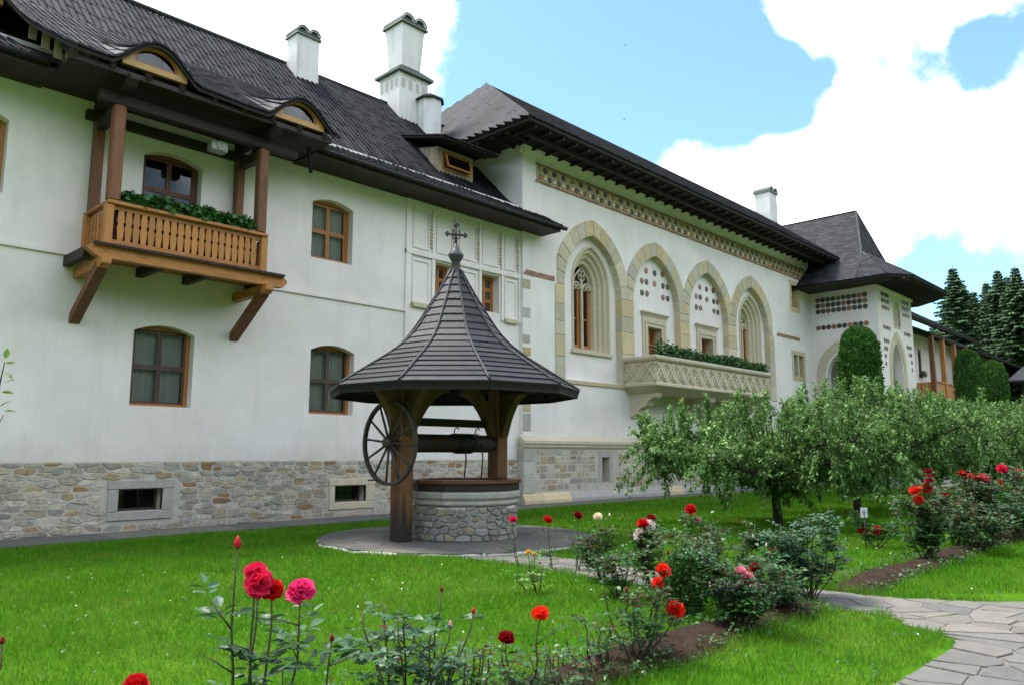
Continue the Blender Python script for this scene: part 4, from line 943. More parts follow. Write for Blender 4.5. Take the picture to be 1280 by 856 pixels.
for k in range(8): y = 16.6 + k * .68; MB().beam((17.2, y, EZH - .19), (18.3, y, EZH - .19), .10, .10).build('rafter', dark_m, hr)
MB().box(17.6, 42, 16.0, 16.12, EZH - .36, EZH - .25).build('eave_beam', dark_m, hr)
chh = tapered(46.5, 21.6, 14.5, 18.1, .55, .5, .55, .5).build('chimney', plaster2, HALL)
tapered(46.5, 21.6, 18.1, 18.22, .62, .57, .62, .57).build('chimney_cap', copper_m, chh); vault_cap(chh, 46.5, 21.6, 18.22, .62, .55, .27)
# carved stone balcony
OX0, OX1, OY = 24.0, 33.15, 15.62
ob = MB()
def orow(d, z): return [(OX0 - d, YH + .02, z), (OX0 - d, OY - d, z), (OX1 + d, OY - d, z), (OX1 + d, YH + .02, z)]
pr = [(-.30, 3.84), (-.22, 3.90), (-.06, 4.02), (0.02, 4.08), (.02, 4.16), (-.04, 4.2), (-.04, 4.96), (.04, 5.0), (.08, 5.06), (.08, 5.14), (.02, 5.18)]
ob.loft([orow(d, z) for d, z in pr]); ob.add(orow(.02, 5.18), [(0, 1, 2, 3)]); ob.add(orow(-.30, 3.84), [(3, 2, 1, 0)])
obo = ob.build('stone_balcony', cream_m, HALL)
# interlaced tracery on the parapet
cell = .62; nn = int((OX1 - OX0) / cell); cw = (OX1 - OX0) / nn
def lace(fn, a0, cw, parent):
    t = MB()
    for sg in (0, 1):
        pts = [(a0 + cw * (.5 + (1 if sg else -1) * (.5 - q) * 1.0), 4.24 + .68 * math.sin(q * PI / 2) if False else 4.24 + .68 * q) for q in (0, .25, .5, .75, 1)]
        arcp = []
        for q in range(9):
            tq_ = q / 8; xx = (tq_ if sg else 1 - tq_); arcp.append((a0 + cw * xx, 4.25 + .66 * math.sin(tq_ * PI / 2)))
        t.tube([fn(a, b) for a, b in arcp], .034, 5)
        arcp2 = [(a0 + cw * ((q / 8) if sg else 1 - q / 8), 4.91 - .66 * math.sin((q / 8) * PI / 2)) for q in range(9)]
        t.tube([fn(a, b) for a, b in arcp2], .026, 5)
    return t.build('tracery_cell', cream_m, parent)
for k in range(nn): lace(lambda a, b: (a, OY + .03, b), OX0 + k * cw, cw, obo)
for k in range(2): lace(lambda a, b: (OX0 + .03, a, b), OY + .04 + k * .69, .67, obo)
for k in range(3):
    xx = OX0 + .6 + k * (OX1 - OX0 - 1.2) / 2
    MB().prism([(YH, 3.85), (OY + .30, 3.85), (OY + .34, 3.68), (OY + .60, 3.55), (OY + .70, 3.38), (OY + 1.0, 3.26), (OY + 1.06, 3.1), (YH, 2.95)], fYZ, xx - .24, xx + .24).build('corbel', cream_m, obo)

# ------------------------------------------------------------------ porch tower
TX0, TX1, TYF = 41.5, 46.95, 13.55
TW = thing('porch_tower', (44, 15, 0), 'white porch tower with flared shingle roof, pointed doorways and rows of glazed discs', 'tower')
oL = gothic(15.70, .62, 1.2, 5.7, 6.85, 8); oF = gothic(44.05, .82, 1.2, 6.1, 7.45, 8); nF = gothic(44.35, .42, 8.35, 9.15, 9.6, 6)
wall_sheet(TW, 'wall', [(TYF, 0), (18.6, 0), (18.6, 10.6), (TYF, 10.6)], [oL], fYZ, TX0, .5)
wall_sheet(TW, 'wall', [(TX0, 0), (TX1, 0), (TX1, 10.6), (TX0, 10.6)], [oF, nF], fXZ, TYF, .45)
MB().box(TX1 - .1, TX1, TYF + .003, 18, 0, 10.6).build('wall', plaster, TW)
MB().prism(nF, fXZ, TYF + .25, TYF + .3).build('niche', sand_m, TW)
MB().ringprism(gothic(44.35, .52, 8.25, 9.15, 9.72, 6), nF, fXZ, TYF - .03, TYF + .03).build('niche_frame', sand_m, TW)
MB().box(TX0 + .05, TX1 - .1, TYF + .05, 18, 1.1, 1.2).build('porch_floor', palestone, TW)
MB().box(TX0 + .06, TX1 - .11, TYF + .06, 18, 8.0, 8.1).build('porch_ceiling', plaster, TW)
MB().box(TX0 + .5, TX1 - .2, 16.9, 17.0, 1.2, 8.0).build('porch_back_wall', plaster2, TW)
for (c, a, zs, za, fn, D, sg, wdt) in ((15.70, .62, 5.7, 6.85, fYZ, TX0, 1, .55), (44.05, .82, 6.1, 7.45, fXZ, TYF, 1, .5)):
    m = MB().ringprism(gothic(c, a + wdt, 1.2, zs, za + wdt * 1.15, 10), gothic(c, a + .10, 1.2, zs, za + .13, 10), fn, D - .05, D + .1); do_ = m.build('doorway', sand_m, TW)
    lo = [gothic(c, a + .16, 1.2, zs, za + .2, 10), gothic(c, a + .10, 1.2, zs, za + .13, 10), gothic(c, a + .02, 1.2, zs, za + .03, 10)]
    MB().loft([[fn(x, z, D - .055) for x, z in lo[0]], [fn(x, z, D + .12) for x, z in lo[1]], [fn(x, z, D + .14) for x, z in lo[2]], [fn(x, z, D + .42) for x, z in lo[2]]]).build('doorway_moulding', cream_m, do_)
for j in range(3):
    for i in range(10):
        y = 16.63 - i * (16.63 - 14.16) / 9; mm = me_o if (i * 3 + j * 5) % 4 in (0,) else me_d
        reg(bpy.data.objects.new('ceramic_disc', mm), TW, Matrix.Translation((TX0, y, 9.78 - j * .31)) @ Matrix.Rotation(-PI / 2, 4, 'Z') @ Matrix.Scale(.9, 4))
for i in range(10):
    y = 16.66 - i * (16.66 - 14.16) / 9; reg(bpy.data.objects.new('ceramic_disc', me_o if i % 3 == 0 else me_d), TW, Matrix.Translation((TX0, y, 8.28)) @ Matrix.Rotation(-PI / 2, 4, 'Z') @ Matrix.Scale(.9, 4))
for side, cols in ((42.2, 4), (45.5, 4)):
    for (z, n_) in ((9.85, 4), (9.5, 4), (9.15, 4), (8.1, 4), (7.4, 3), (7.0, 2), (6.6, 1), (6.2, 1)):
        for i in range(n_):
            xx = side + (i * .30 if side < 44 else (4 - n_ + i) * .30)
            reg(bpy.data.objects.new('ceramic_disc', me_d if (i + int(z * 3)) % 3 else me_o), TW, Matrix.Translation((xx, TYF, z)) @ Matrix.Scale(.82, 4))
# flared roof
EO = [(39.7, 19.5), (39.7, 13.9), (40.2, 12.6), (41.6, 11.75), (47.3, 11.75), (48.9, 12.6), (49.6, 13.9), (49.6, 19.5)]
MO = [(42.3, 19.5), (42.3, 14.45), (42.3, 14.45), (42.3, 14.45), (46.2, 14.45), (46.2, 14.45), (46.2, 14.45), (46.2, 19.5)]
EZT, MZT, AZT = 10.32, 12.25, 15.1; AP = Vector((44.2, 15.25, AZT)); AB = Vector((44.2, 21.5, AZT))
E3 = [Vector((a, b, EZT + (.12 if 2 <= i <= 5 else 0))) for i, (a, b) in enumerate(EO)]; M3 = [Vector((a, b, MZT)) for a, b in MO]
m = MB()
SK = [(E3[0], E3[1], M3[1], M3[0]), (E3[1], E3[2], M3[1]), (E3[2], E3[3], M3[1]), (E3[3], E3[4], M3[4], M3[1]), (E3[4], E3[5], M3[4]), (E3[5], E3[6], M3[4]), (E3[6], E3[7], M3[7], M3[4])]
for q in SK: m.add(list(q), [tuple(range(len(q)))])
top = [(M3[0], M3[1], AP, AB), (M3[1], M3[4], AP), (M3[4], M3[7], AB, AP)]
for q in top: m.add(list(q), [tuple(range(len(q)))])
dn = Vector((0, 0, -.13))
for i in range(7): m.add([E3[i], E3[i + 1], E3[i + 1] + dn, E3[i] + dn], [(0, 1, 2, 3)])
m.add([p + dn for p in E3], [tuple(range(8))])
tro = m.build('roof', deck_m, TW); up = Vector((0, 0, .012))
for i, q in enumerate(SK): facet_shingles(tro, [p + up for p in q], shing_m, .33, .30, 40, 60 + i, .03)
for i, q in enumerate(top): facet_shingles(tro, [p + up for p in q], shing_m, .33, .30, 30, 70 + i, .03)
for i in range(1, 7): MB().tube([E3[i] + up, M3[i] + up, AP + up], .05, 5).build('hip_cap', shing2_m, tro)
MB().tube([AP + up, AB + up], .07, 6).build('ridge_cap', shing2_m, tro)
for i in range(16):
    x = 41.7 + i * .34; MB().beam((x + (x - 44.2) * .35, 11.95, EZT - .12), (x, 13.5, EZT - .05), .07, .10).build('rafter', dark_m, tro)
for i in range(10): y = 13.2 + i * .4; MB().beam((48.6, y - .4, EZT - .12), (46.9, y, EZT - .05), .07, .10).build('rafter', dark_m, tro)
MB().box(TX0 - .08, TX1 + .06, TYF - .10, TYF, 10.05, 10.2, .02).build('cornice', plaster, TW)
# stone stair and terrace by the porch
stp = thing('stone_steps', (47, 10.5, 0), 'low grey stone steps at the foot of the porch tower', 'steps')
for k in range(4): MB().box(38.6 + k * .3, 50 - k * .3, 10.6 + k * .36, TYF - .01, k * .17, k * .17 + .165, .015).build('step', palestone, stp)

# ------------------------------------------------------------------ far wing with gallery
FWG = thing('far_wing', (60, 17, 0), 'low white wing with a wooden gallery beyond the porch tower', 'building')
YW = 16.8
wv = [(58.9, 6.9), (59.7, 6.9), (59.7, 8.9), (58.9, 8.9)]; wd2 = [(62.0, 5.6), (63.1, 5.6), (63.1, 8.0), (62.0, 8.0)]
wall_sheet(FWG, 'wall', [(TX1 + .01, 0), (84, 0), (84, 9.9), (TX1 + .01, 9.9)], [wv, wd2], fXZ, YW, .3)
wo = MB().ringprism(wv, [(a + (.1 if a < 59.3 else -.1), b + (.1 if b < 8 else -.1)) for a, b in wv], fXZ, YW + .05, YW + .14).build('window', doorw_m, FWG)
MB().box(59.0, 59.6, YW + .1, YW + .11, 7.0, 8.8).build('pane', glass_m, wo); MB().box(58.95, 59.65, YW + .26, YW + .29, 6.95, 8.85).build('room_lining', room_m, wo)
MB().box(62.0, 63.1, YW + .2, YW + .25, 5.6, 8.0).build('door', doorw_m, FWG)
gal = MB().box(57.6, 66.5, 15.35, YW, 5.28, 5.42).build('gallery', woodx_m, FWG)
for xx in (57.75, 60.3, 63.1, 66.2): MB().box(xx - .16, xx + .16, 15.42, 15.72, 5.42, 9.55, .03).build('post', brown_m if xx < 58 else wood_m, gal)
MB().box(57.7, 66.4, 15.45, 15.68, 6.42, 6.52).build('hand_rail', woodx_m, gal)
for k in range(27): MB().box(57.95 + k * .31, 57.95 + k * .31 + .28, 15.53, 15.57, 5.42, 6.42).build('rail_board', wood_m, gal)
for k in range(4): MB().box(57.72, 57.76, 15.75 + k * .26, 15.75 + k * .26 + .23, 5.42, 6.42).build('rail_board', wood_m, gal)
for xx in (58.2, 61.5, 65): MB().beam((xx, YW, 4.2), (xx, 15.6, 5.3), .2, .2).build('brace', wood_m, gal)
MB().box(57.4, 67, 15.45, 15.7, 9.55, 9.75).build('head_beam', dark_m, gal)
for (x0, x1, ez, rz, seed) in ((47.2, 67.5, 10.05, 13.6, 91), (67.0, 84, 9.35, 12.3, 92)):
    a, b, c, d = Vector((x0, 14.9, ez)), Vector((x1, 14.9, ez)), Vector((x1 - .5, 20.5, rz)), Vector((x0, 20.5, rz))
    m = MB().hexa([p - Vector((0, 0, .14)) for p in (a, b, c, d)] + [a, b, c, d]); m.add([d, c, c + Vector((0, 6, -4)), d + Vector((0, 6, -4))], [(0, 1, 2, 3)])
    ro = m.build('roof', deck_m, FWG); facet_shingles(ro, [p + up for p in (a, b, c, d)], shing2_m, .4, .6, 40, seed, .05)
    for k in range(int((x1 - x0) / .9)): MB().beam((x0 + .4 + k * .9, 14.98, ez - .16), (x0 + .4 + k * .9, 16.7, ez + .9), .1, .12).build('rafter', dark_m, ro)
sh = thing('shed_building', (73, 13.5, 0), 'small dark timber shed with grey roof beyond the clipped thuja columns', 'shed')
p0 = PD(1262, 480, 62); MB().box(p0.x, p0.x + 6, 9.0, 13.2, 0, 7.3).build('wall', dark_m, sh)
for k in range(9): MB().box(p0.x - .04, p0.x, 9.0 + k * .46, 9.0 + k * .46 + .42, 0, 7.25).build('wall_board', dark_m, sh)
sr = MB().hexa([(p0.x - .8, 8.2, 7.2), (p0.x + 6, 8.2, 7.2), (p0.x + 6, 14, 7.2), (p0.x - .8, 14, 7.2), (p0.x - .8, 8.2, 7.32), (p0.x + 6, 8.2, 9.0), (p0.x + 6, 14, 9.0), (p0.x - .8, 14, 7.32)]).build('roof', shing_m, sh)

# ------------------------------------------------------------------ the well
WELL = thing('roofed_well', (WX, WY, 0), 'roofed draw-well with spoked wheel, stone kerb and conical shingle roof', 'well')
GZ = .055
KX, KY = WX + .02, WY - .18
disc = thing('well_pavement', (WX, WY, 0), 'round worn stone pavement raised under the roofed well', 'pavement')
MB().lathe((WX, WY, 0), [(WR, 0), (WR - .01, GZ - .03), (WR - .03, GZ - .015)], 48, False).build('base', mortar, disc)
okw = lambda x, y: math.hypot(x - WX, y - WY) < WR - .1
rgw = random.Random(5)
for poly in voronoi(scatter(WX - 2.7, WX + 2.8, WY - 2.7, WY + 2.8, .58, okw, rgw) , okw, .010, .9):
    poly2 = []
    for a, b in poly:
        d = math.hypot(a - WX, b - WY); k = min(1, (WR - .01) / d) if d else 1; poly2.append((WX + (a - WX) * k, WY + (b - WY) * k))
    stone_block(poly2, lambda a, b, d: (a, b, d), .02, GZ + rgw.uniform(-.004, .008), .008).build('flagstone', wellflag_m, disc)
# kerb
RR = .99
kerb = MB().lathe((KX, KY, GZ - .02), [(RR - .03, 0), (RR - .03, .62)], 40, True).build('kerb', mortar, WELL)
rk = random.Random(17)
for poly in rubble_cells(0, 2 * PI * RR, 0.0, .62, .19, .115, .008, [], rk, .10):
    def fcyl(a, b, d): return (KX + d * math.cos(a / RR), KY + d * math.sin(a / RR), GZ + b)
    stone_block(poly, fcyl, RR - .05, RR + rk.uniform(-.004, .022), .012).build('stone', wellstone_m, kerb)
MB().lathe((KX, KY, GZ + .62), [(RR + .01, 0), (RR + .035, .03), (RR + .035, .06), (RR + .0, .085), (RR + .02, .11), (RR + .055, .14), (RR + .06, .21), (RR + .03, .25)], 10, False, PI / 10 + HEAD).build('kerb_moulding', palestone, WELL)
# wooden curb frame and lid
def octa(r, z): return [(KX + r * math.cos(HEAD + PI / 10 + k * PI / 5), KY + r * math.sin(HEAD + PI / 10 + k * PI / 5), z) for k in range(10)]
zc = GZ + .872
for k in range(10):
    k2 = (k + 1) % 10; o0, o1, i0, i1 = octa(1.03, zc), octa(1.03, zc + .14), octa(.90, zc), octa(.90, zc + .14)
    MB().hexa([o0[k], o0[k2], i0[k2], i0[k], o1[k], o1[k2], i1[k2], i1[k]]).build('curb_board', dark_m, WELL)
    o0, o1, i0, i1 = octa(1.07, zc + .142), octa(1.07, zc + .20), octa(.86, zc + .142), octa(.86, zc + .20)
    MB().hexa([o0[k], o0[k2], i0[k2], i0[k], o1[k], o1[k2], i1[k2], i1[k]]).build('curb_rim', doorw_m, WELL)
lid = MB()
for k in range(9):
    y = KY - .84 + k * .188; hw = math.sqrt(max(.02, .86 ** 2 - max(abs(y - KY), abs(y + .18 - KY)) ** 2)); MB().box(KX - hw, KX + hw, y, y + .182, zc + .12, zc + .165).build('lid_board', sash_m, WELL)
MB().tube([(KX + .35, KY - .5, zc + .16), (KX + .35, KY - .5, zc + .24), (KX + .55, KY - .55, zc + .24), (KX + .55, KY - .55, zc + .16)], .012, 6).build('lid_handle', iron_m, WELL)
# posts
def post_mat():
    m = mat('well_post', [(.05, .022, .010), (.20, .080, .028), (.10, .042, .017)], 2.2, .6, .6, 12, stretch=(3, 3, .45))
    if 'damp' in m: return m
    n = m.node_tree.nodes; l = m.node_tree.links; b = n['Principled BSDF']; src = b.inputs['Base Color'].links[0].from_socket     # damp, blackened foot of the posts
    t = n.new('ShaderNodeTexCoord'); sp = n.new('ShaderNodeSeparateXYZ'); l.new(t.outputs['Object'], sp.inputs[0]); nz_ = n.new('ShaderNodeTexNoise'); nz_.inputs['Scale'].default_value = 3; mp_ = n.new('ShaderNodeMapping'); mp_.inputs['Scale'].default_value = (4, 4, .3); l.new(t.outputs['Object'], mp_.inputs[0]); l.new(mp_.outputs[0], nz_.inputs['Vector'])
    ad = n.new('ShaderNodeMath'); ad.operation = 'MULTIPLY_ADD'; l.new(nz_.outputs[0], ad.inputs[0]); ad.inputs[1].default_value = 1.6; l.new(sp.outputs['Z'], ad.inputs[2])
    mr = n.new('ShaderNodeMapRange'); l.new(ad.outputs[0], mr.inputs[0]); mr.inputs[1].default_value = 1.1; mr.inputs[2].default_value = 1.7
    mx = n.new('ShaderNodeMix'); mx.data_type = 'RGBA'; l.new(mr.outputs[0], mx.inputs[0]); mx.inputs[6].default_value = (.016, .013, .012, 1); l.new(src, mx.inputs[7]); l.new(mx.outputs[2], b.inputs['Base Color']); m['damp'] = 1
    return m
Yp = WY + .0; LXp = PY(503, 567, Yp).x
RXp = PY(622, 567, Yp).x
for xx in (LXp, RXp):
    po = MB().box(xx - .15, xx + .15, Yp - .15, Yp + .15, GZ - .02, 3.05, .02).build('post', post_mat(), WELL)
    for sx in (-1, 1):
        for ax in (0, 1):
            P = []
            for q in range(7):
                t = q / 6; rad = .10 + (.92 if (ax == 0 and sx * (1 if xx == LXp else -1) > 0) else .62) * t; hz = 1.98 + .90 * math.sin(t * PI / 2) ** .8; P.append((rad, hz))
            L1, L2 = [], []
            for q in range(7):
                (r0_, z0_), (r1_, z1_) = P[max(q - 1, 0)], P[min(q + 1, 6)]; q_ = math.hypot(r1_ - r0_, z1_ - z0_); nx_, nz_ = -(z1_ - z0_) / q_ * .115, (r1_ - r0_) / q_ * .115
                L1.append((P[q][0] + nx_, P[q][1] + nz_)); L2.append((P[q][0] - nx_, P[q][1] - nz_))
            pol = L1 + L2[::-1]; bm_ = MB()
            if ax == 0: bm_.prism([(xx + sx * r_, z_) for r_, z_ in pol], fXZ, Yp - .09, Yp + .09)
            else: bm_.prism([(Yp + sx * r_, z_) for r_, z_ in pol], fYZ, xx - .088, xx + .088)
            bm_.build('brace', mat('well_brace', [(.07, .033, .016), (.16, .075, .034)], 3, .6, .5, 14), WELL)
MB().box(LXp - .35, RXp + .35, Yp - .11, Yp + .11, 2.88, 3.08, .02).build('tie_beam', dark_m, WELL)
for xx in (LXp, RXp): MB().box(xx - .11, xx + .11, Yp - 1.05, Yp + 1.05, 2.80, 2.99, .02).build('cross_beam', dark_m, WELL)
MB().box(LXp + .1, RXp - .1, Yp + .02, Yp + .14, 2.12, 2.27, .01).build('rail', dark_m, WELL)
# windlass
ZAx = 1.80
MB().tube([(LXp - .34, Yp, ZAx), (LXp + .2, Yp, ZAx)], .05, 8).build('axle', iron_m, WELL)
dr_ = MB(); dr_.tube([(LXp + .15, Yp, ZAx), (LXp + .3, Yp, ZAx), (LXp + .32, Yp, ZAx), (RXp - .3, Yp, ZAx), (RXp - .28, Yp, ZAx), (RXp - .12, Yp, ZAx)], [.13, .15, .17, .17, .14, .12], 12); dro = dr_.build('windlass_drum', dark_m, WELL)
for k in range(14): xx = WX - .1 + k * .03; pts = [(xx + .03 * i / 12, Yp + .185 * math.cos(2 * PI * i / 12), ZAx + .185 * math.sin(2 * PI * i / 12)) for i in range(13)]; MB().tube(pts, .013, 5, False).build('chain_turn', iron_m, dro)
for xx in (WX + .0, WX + .45): MB().tube([(xx, Yp - .18, ZAx - .02), (xx + .02, Yp - .2, ZAx - .3), (xx - .03, Yp - .2, zc + .2)], .014, 6).build('chain', iron_m, WELL)
for xx in (WX - .12, WX + .44): MB().tube([(xx, Yp, ZAx + .17), (xx, Yp - .02, ZAx + .27), (xx + .05, Yp - .04, ZAx + .31), (xx + .09, Yp - .04, ZAx + .27)], .012, 6).build('hook', iron_m, dro)
MB().box(WX - .12, WX + .46, Yp - .1, Yp + .1, ZAx + .17, ZAx + .19).build('drum_plate', iron_m, dro)
# wheel
WXw = LXp - .30; RWh = .76
wh = MB(); ns = 40
ro_, ri = [], []
for k in range(ns): a = 2 * PI * k / ns; ro_.append((Yp + RWh * math.cos(a), ZAx + RWh * math.sin(a))); ri.append((Yp + (RWh - .055) * math.cos(a), ZAx + (RWh - .055) * math.sin(a)))
wh.ringprism(ro_, ri, fYZ, WXw - .035, WXw + .035); who = wh.build('wheel', mat('wheel_wood', [(.030, .024, .022), (.07, .055, .048)], 6, .6, .5, 20), WELL)
MB().tube([(WXw - .12, Yp, ZAx), (WXw - .1, Yp, ZAx), (WXw + .1, Yp, ZAx), (WXw + .12, Yp, ZAx)], [.05, .085, .085, .05], 12).build('hub', MATS['wheel_wood'], who)
for k in range(12): a = 2 * PI * k / 12 + .1; MB().tube([(WXw, Yp + .07 * math.cos(a), ZAx + .07 * math.sin(a)), (WXw, Yp + (RWh - .04) * math.cos(a), ZAx + (RWh - .04) * math.sin(a))], [.026, .019], 6).build('spoke', MATS['wheel_wood'], who)
MB().tube([(WXw - .02, Yp + .30, ZAx - .66), (WXw - .22, Yp + .30, ZAx - .66)], .016, 6).build('wheel_handle', iron_m, who)
# roof: ten facets, each course one board
PR = [(2.33, 2.80), (1.80, 3.15), (1.26, 3.50), (.855, 3.86), (.56, 4.36), (.30, 4.80), (.10, 5.20)]
rs = np.array([p[0] for p in PR]); zs_ = np.array([p[1] for p in PR]); tt = np.concatenate([[0], np.cumsum(np.hypot(np.diff(rs), np.diff(zs_)))])
def rprof(s):
    # smooth bell-cast curve
    r = np.interp(s, tt, rs); z = np.interp(s, tt, zs_); e = .18
    r = (r + np.interp(s - e, tt, rs) + np.interp(s + e, tt, rs)) / 3 if e < s < tt[-1] - e else r; z = (z + np.interp(s - e, tt, zs_) + np.interp(s + e, tt, zs_)) / 3 if e < s < tt[-1] - e else z
    return float(r), float(z)
NF = 10; A0 = HEAD + PI + R_(-19 + 1)
def rv(k, r, z): a = A0 + k * 2 * PI / NF; return Vector((WX - .06 + r * 1.045 * math.cos(a), WY + .06 + r * 1.045 * math.sin(a), z))
deckr = MB(); NR = 18
rows = [tt[-1] * (1 - (1 - i / NR) ** 1.0) for i in range(NR + 1)]
for i in range(NR):
    for k in range(NF):
        r0, z0 = rprof(rows[i]); r1, z1 = rprof(rows[i + 1]); deckr.add([rv(k, r0, z0 - .02), rv(k + 1, r0, z0 - .02), rv(k + 1, r1, z1 - .02), rv(k, r1, z1 - .02), rv(k, r0 - .02, z0 - .09), rv(k + 1, r0 - .02, z0 - .09), rv(k + 1, max(.02, r1 - .03), z1 - .10), rv(k, max(.02, r1 - .03), z1 - .10)], [(0, 1, 2, 3), (7, 6, 5, 4)] + ([(0, 4, 5, 1)] if i == 0 else []))
wroof = deckr.build('roof', deck_m, WELL)
for i in range(NR):
    for k in range(NF):
        r0, z0 = rprof(rows[i]); r1, z1 = rprof(min(rows[i + 1] + .05, tt[-1])); j = random.uniform(.0, .008)
        r0 += .010; lo = .020 + j
        P = [rv(k, r0, z0 - .015), rv(k + 1, r0, z0 - .015), rv(k + 1, r1, z1 - .012), rv(k, r1, z1 - .012), rv(k, r0 + .012, z0 + lo), rv(k + 1, r0 + .012, z0 + lo), rv(k + 1, r1 + .004, z1 + .004), rv(k, r1 + .004, z1 + .004)]
        MB().hexa(P).build('shingle', wellsh_m, wroof)
for k in range(NF): MB().tube([rv(k, rprof(s)[0] + .012, rprof(s)[1] + .03) for s in rows], [.026] * 12 + [.020] * 7, 6).build('hip_roll', shing2_m, wroof)
for k in range(NF): MB().beam(rv(k, 2.28, 2.72), rv(k + 1, 2.28, 2.72), .06, .10).build('eave_fascia', deck_m, wroof)
for k in range(NF): MB().beam(rv(k, 2.2, 2.76), rv(k, .75, 3.78), .08, .10).build('rafter', deck_m, wroof)
fin = MB().lathe((WX - .06, WY + .06, 5.05), [(.14, 0), (.10, .12), (.085, .34), (.10, .36), (.155, .46), (.155, .50), (.09, .58), (.05, .66), (.03, .72)], 16).build('finial', mat('lead_finial', [(.05, .05, .055), (.09, .09, .095)], 9, .45, .3, 30, metal=.5), WELL)
cr = MB(); zc0 = 5.72
fx = Vector((math.sin(HEAD), -math.cos(HEAD), 0)) * .5 + Vector((.7, .3, 0)) * .5; fx = Vector((math.cos(R_(-25)), math.sin(R_(-25)), 0))
def c3(a, b): return Vector((WX - .06, WY + .06, zc0)) + fx * a * .85 + Vector((0, 0, b * .9))
cr.tube([c3(0, -.02), c3(0, .46)], .024, 6); cr.tube([c3(-.2, .27), c3(.2, .27)], .024, 6)
for a, b in ((-.22, .27), (.22, .27), (0, .49)):
    for dx, dy in ((-.035, 0), (.035, 0), (0, .035), (0, -.035)): cr.tube([c3(a + dx - .02, b + dy), c3(a + dx + .02, b + dy)], .026, 6)
for sx in (-1, 1):
    for sy in (-1, 1): cr.tube([c3(sx * .03, .27 + sy * .09), c3(sx * .09, .27 + sy * .09), c3(sx * .09, .27 + sy * .03)], .014, 5)
cr.build('cross', iron_m, WELL)

# ------------------------------------------------------------------ vegetation helpers
nr = np.random.default_rng(12)
def unit(a): return a / np.maximum(np.linalg.norm(a, axis=-1, keepdims=True), 1e-9)
def leaf_faces(P, D, Nn, ln, wd, fold=.25, droop=.15):
    """leaves as 4-triangle folded blades: P base (n,3), D direction, Nn approximate normal, ln/wd (n,)"""
    D = unit(D); S = unit(np.cross(D, Nn)); Nn = np.cross(S, D); ln = np.asarray(ln)[:, None]; wd = np.asarray(wd)[:, None]
    tip = P + D * ln - Nn * ln * droop; mid = P + D * ln * .48 + Nn * ln * .03
    l_ = P + D * ln * .45 - S * wd * .5 + Nn * wd * fold; r_ = P + D * ln * .45 + S * wd * .5 + Nn * wd * fold
    n = len(P); V = np.stack([P, l_, mid, r_, tip], 1).reshape(-1, 3); b = (np.arange(n) * 5)[:, None]
    F = np.concatenate([b + np.array([[0, 1, 2]]), b + np.array([[0, 2, 3]]), b + np.array([[1, 4, 2]]), b + np.array([[2, 4, 3]])], 0)
    return V, F
def np_obj(name, V, F, m, parent=None, basis=None, kind=None):
    o = reg(bpy.data.objects.new(name, mesh_np(name, V, F, m)), parent, basis)
    if kind: o['kind'] = kind
    return o
def tri_scatter(P, D, Nn, ln, wd):
    D = unit(D); S = unit(np.cross(D, Nn)); ln = np.asarray(ln)[:, None]; wd = np.asarray(wd)[:, None]; n = len(P)
    V = np.stack([P - S * wd * .5, P + S * wd * .5, P + D * ln], 1).reshape(-1, 3); return V, np.arange(3 * n).reshape(-1, 3)

# ------------------------------------------------------------------ lawn
def lawn_points(n, x0, x1, y0, y1):
    P = np.stack([nr.uniform(x0, x1, n), nr.uniform(y0, y1, n)], 1); x, y = P[:, 0], P[:, 1]
    ok = (y > 2.05 + .05 * np.sin(x * 9)) & (y < 15.58) & (np.hypot(x - WX, y - WY) > WR + .02 + .05 * np.sin(x * 7 + y * 5))
    c = 8.95 + .12 * np.sin(y * .9); hw = .52 + np.maximum(0, 3.0 - y) * .55
    ok &= ~((y < 9.5) & (np.abs(x - c) < hw - .03 + .05 * np.sin(y * 8 + x * 3)))
    bed = (y > YB0 + .05 * np.sin(x * 3) + .03) & (y < YB1 + .06 * np.sin(x * 2.3 + 1) - .05) & ((x < 8.3) | (x > 9.65)); ok &= ~bed
    ok &= ~((x > 38.4) & (y > 10.4)); ok &= ~((x > 7.45) & (x < 8.9) & (y < 2.65) & ((x - 7.45) ** 2 + (y - 2.65) ** 2 > (.60 + .04 * np.sin(x * 17 + y * 11)) ** 2))
    v = np.concatenate([P, np.zeros((n, 1))], 1) - np.array([0, 0, EYE]); z = v @ np.array(Fv); px = CX + FPX * (v @ np.array(Rv)) / np.maximum(z, .1)
    ok &= (z > .5) & (px > -90) & (px < 1370)
    return P[ok], z[ok]
Vs, Fs, off = [], [], 0
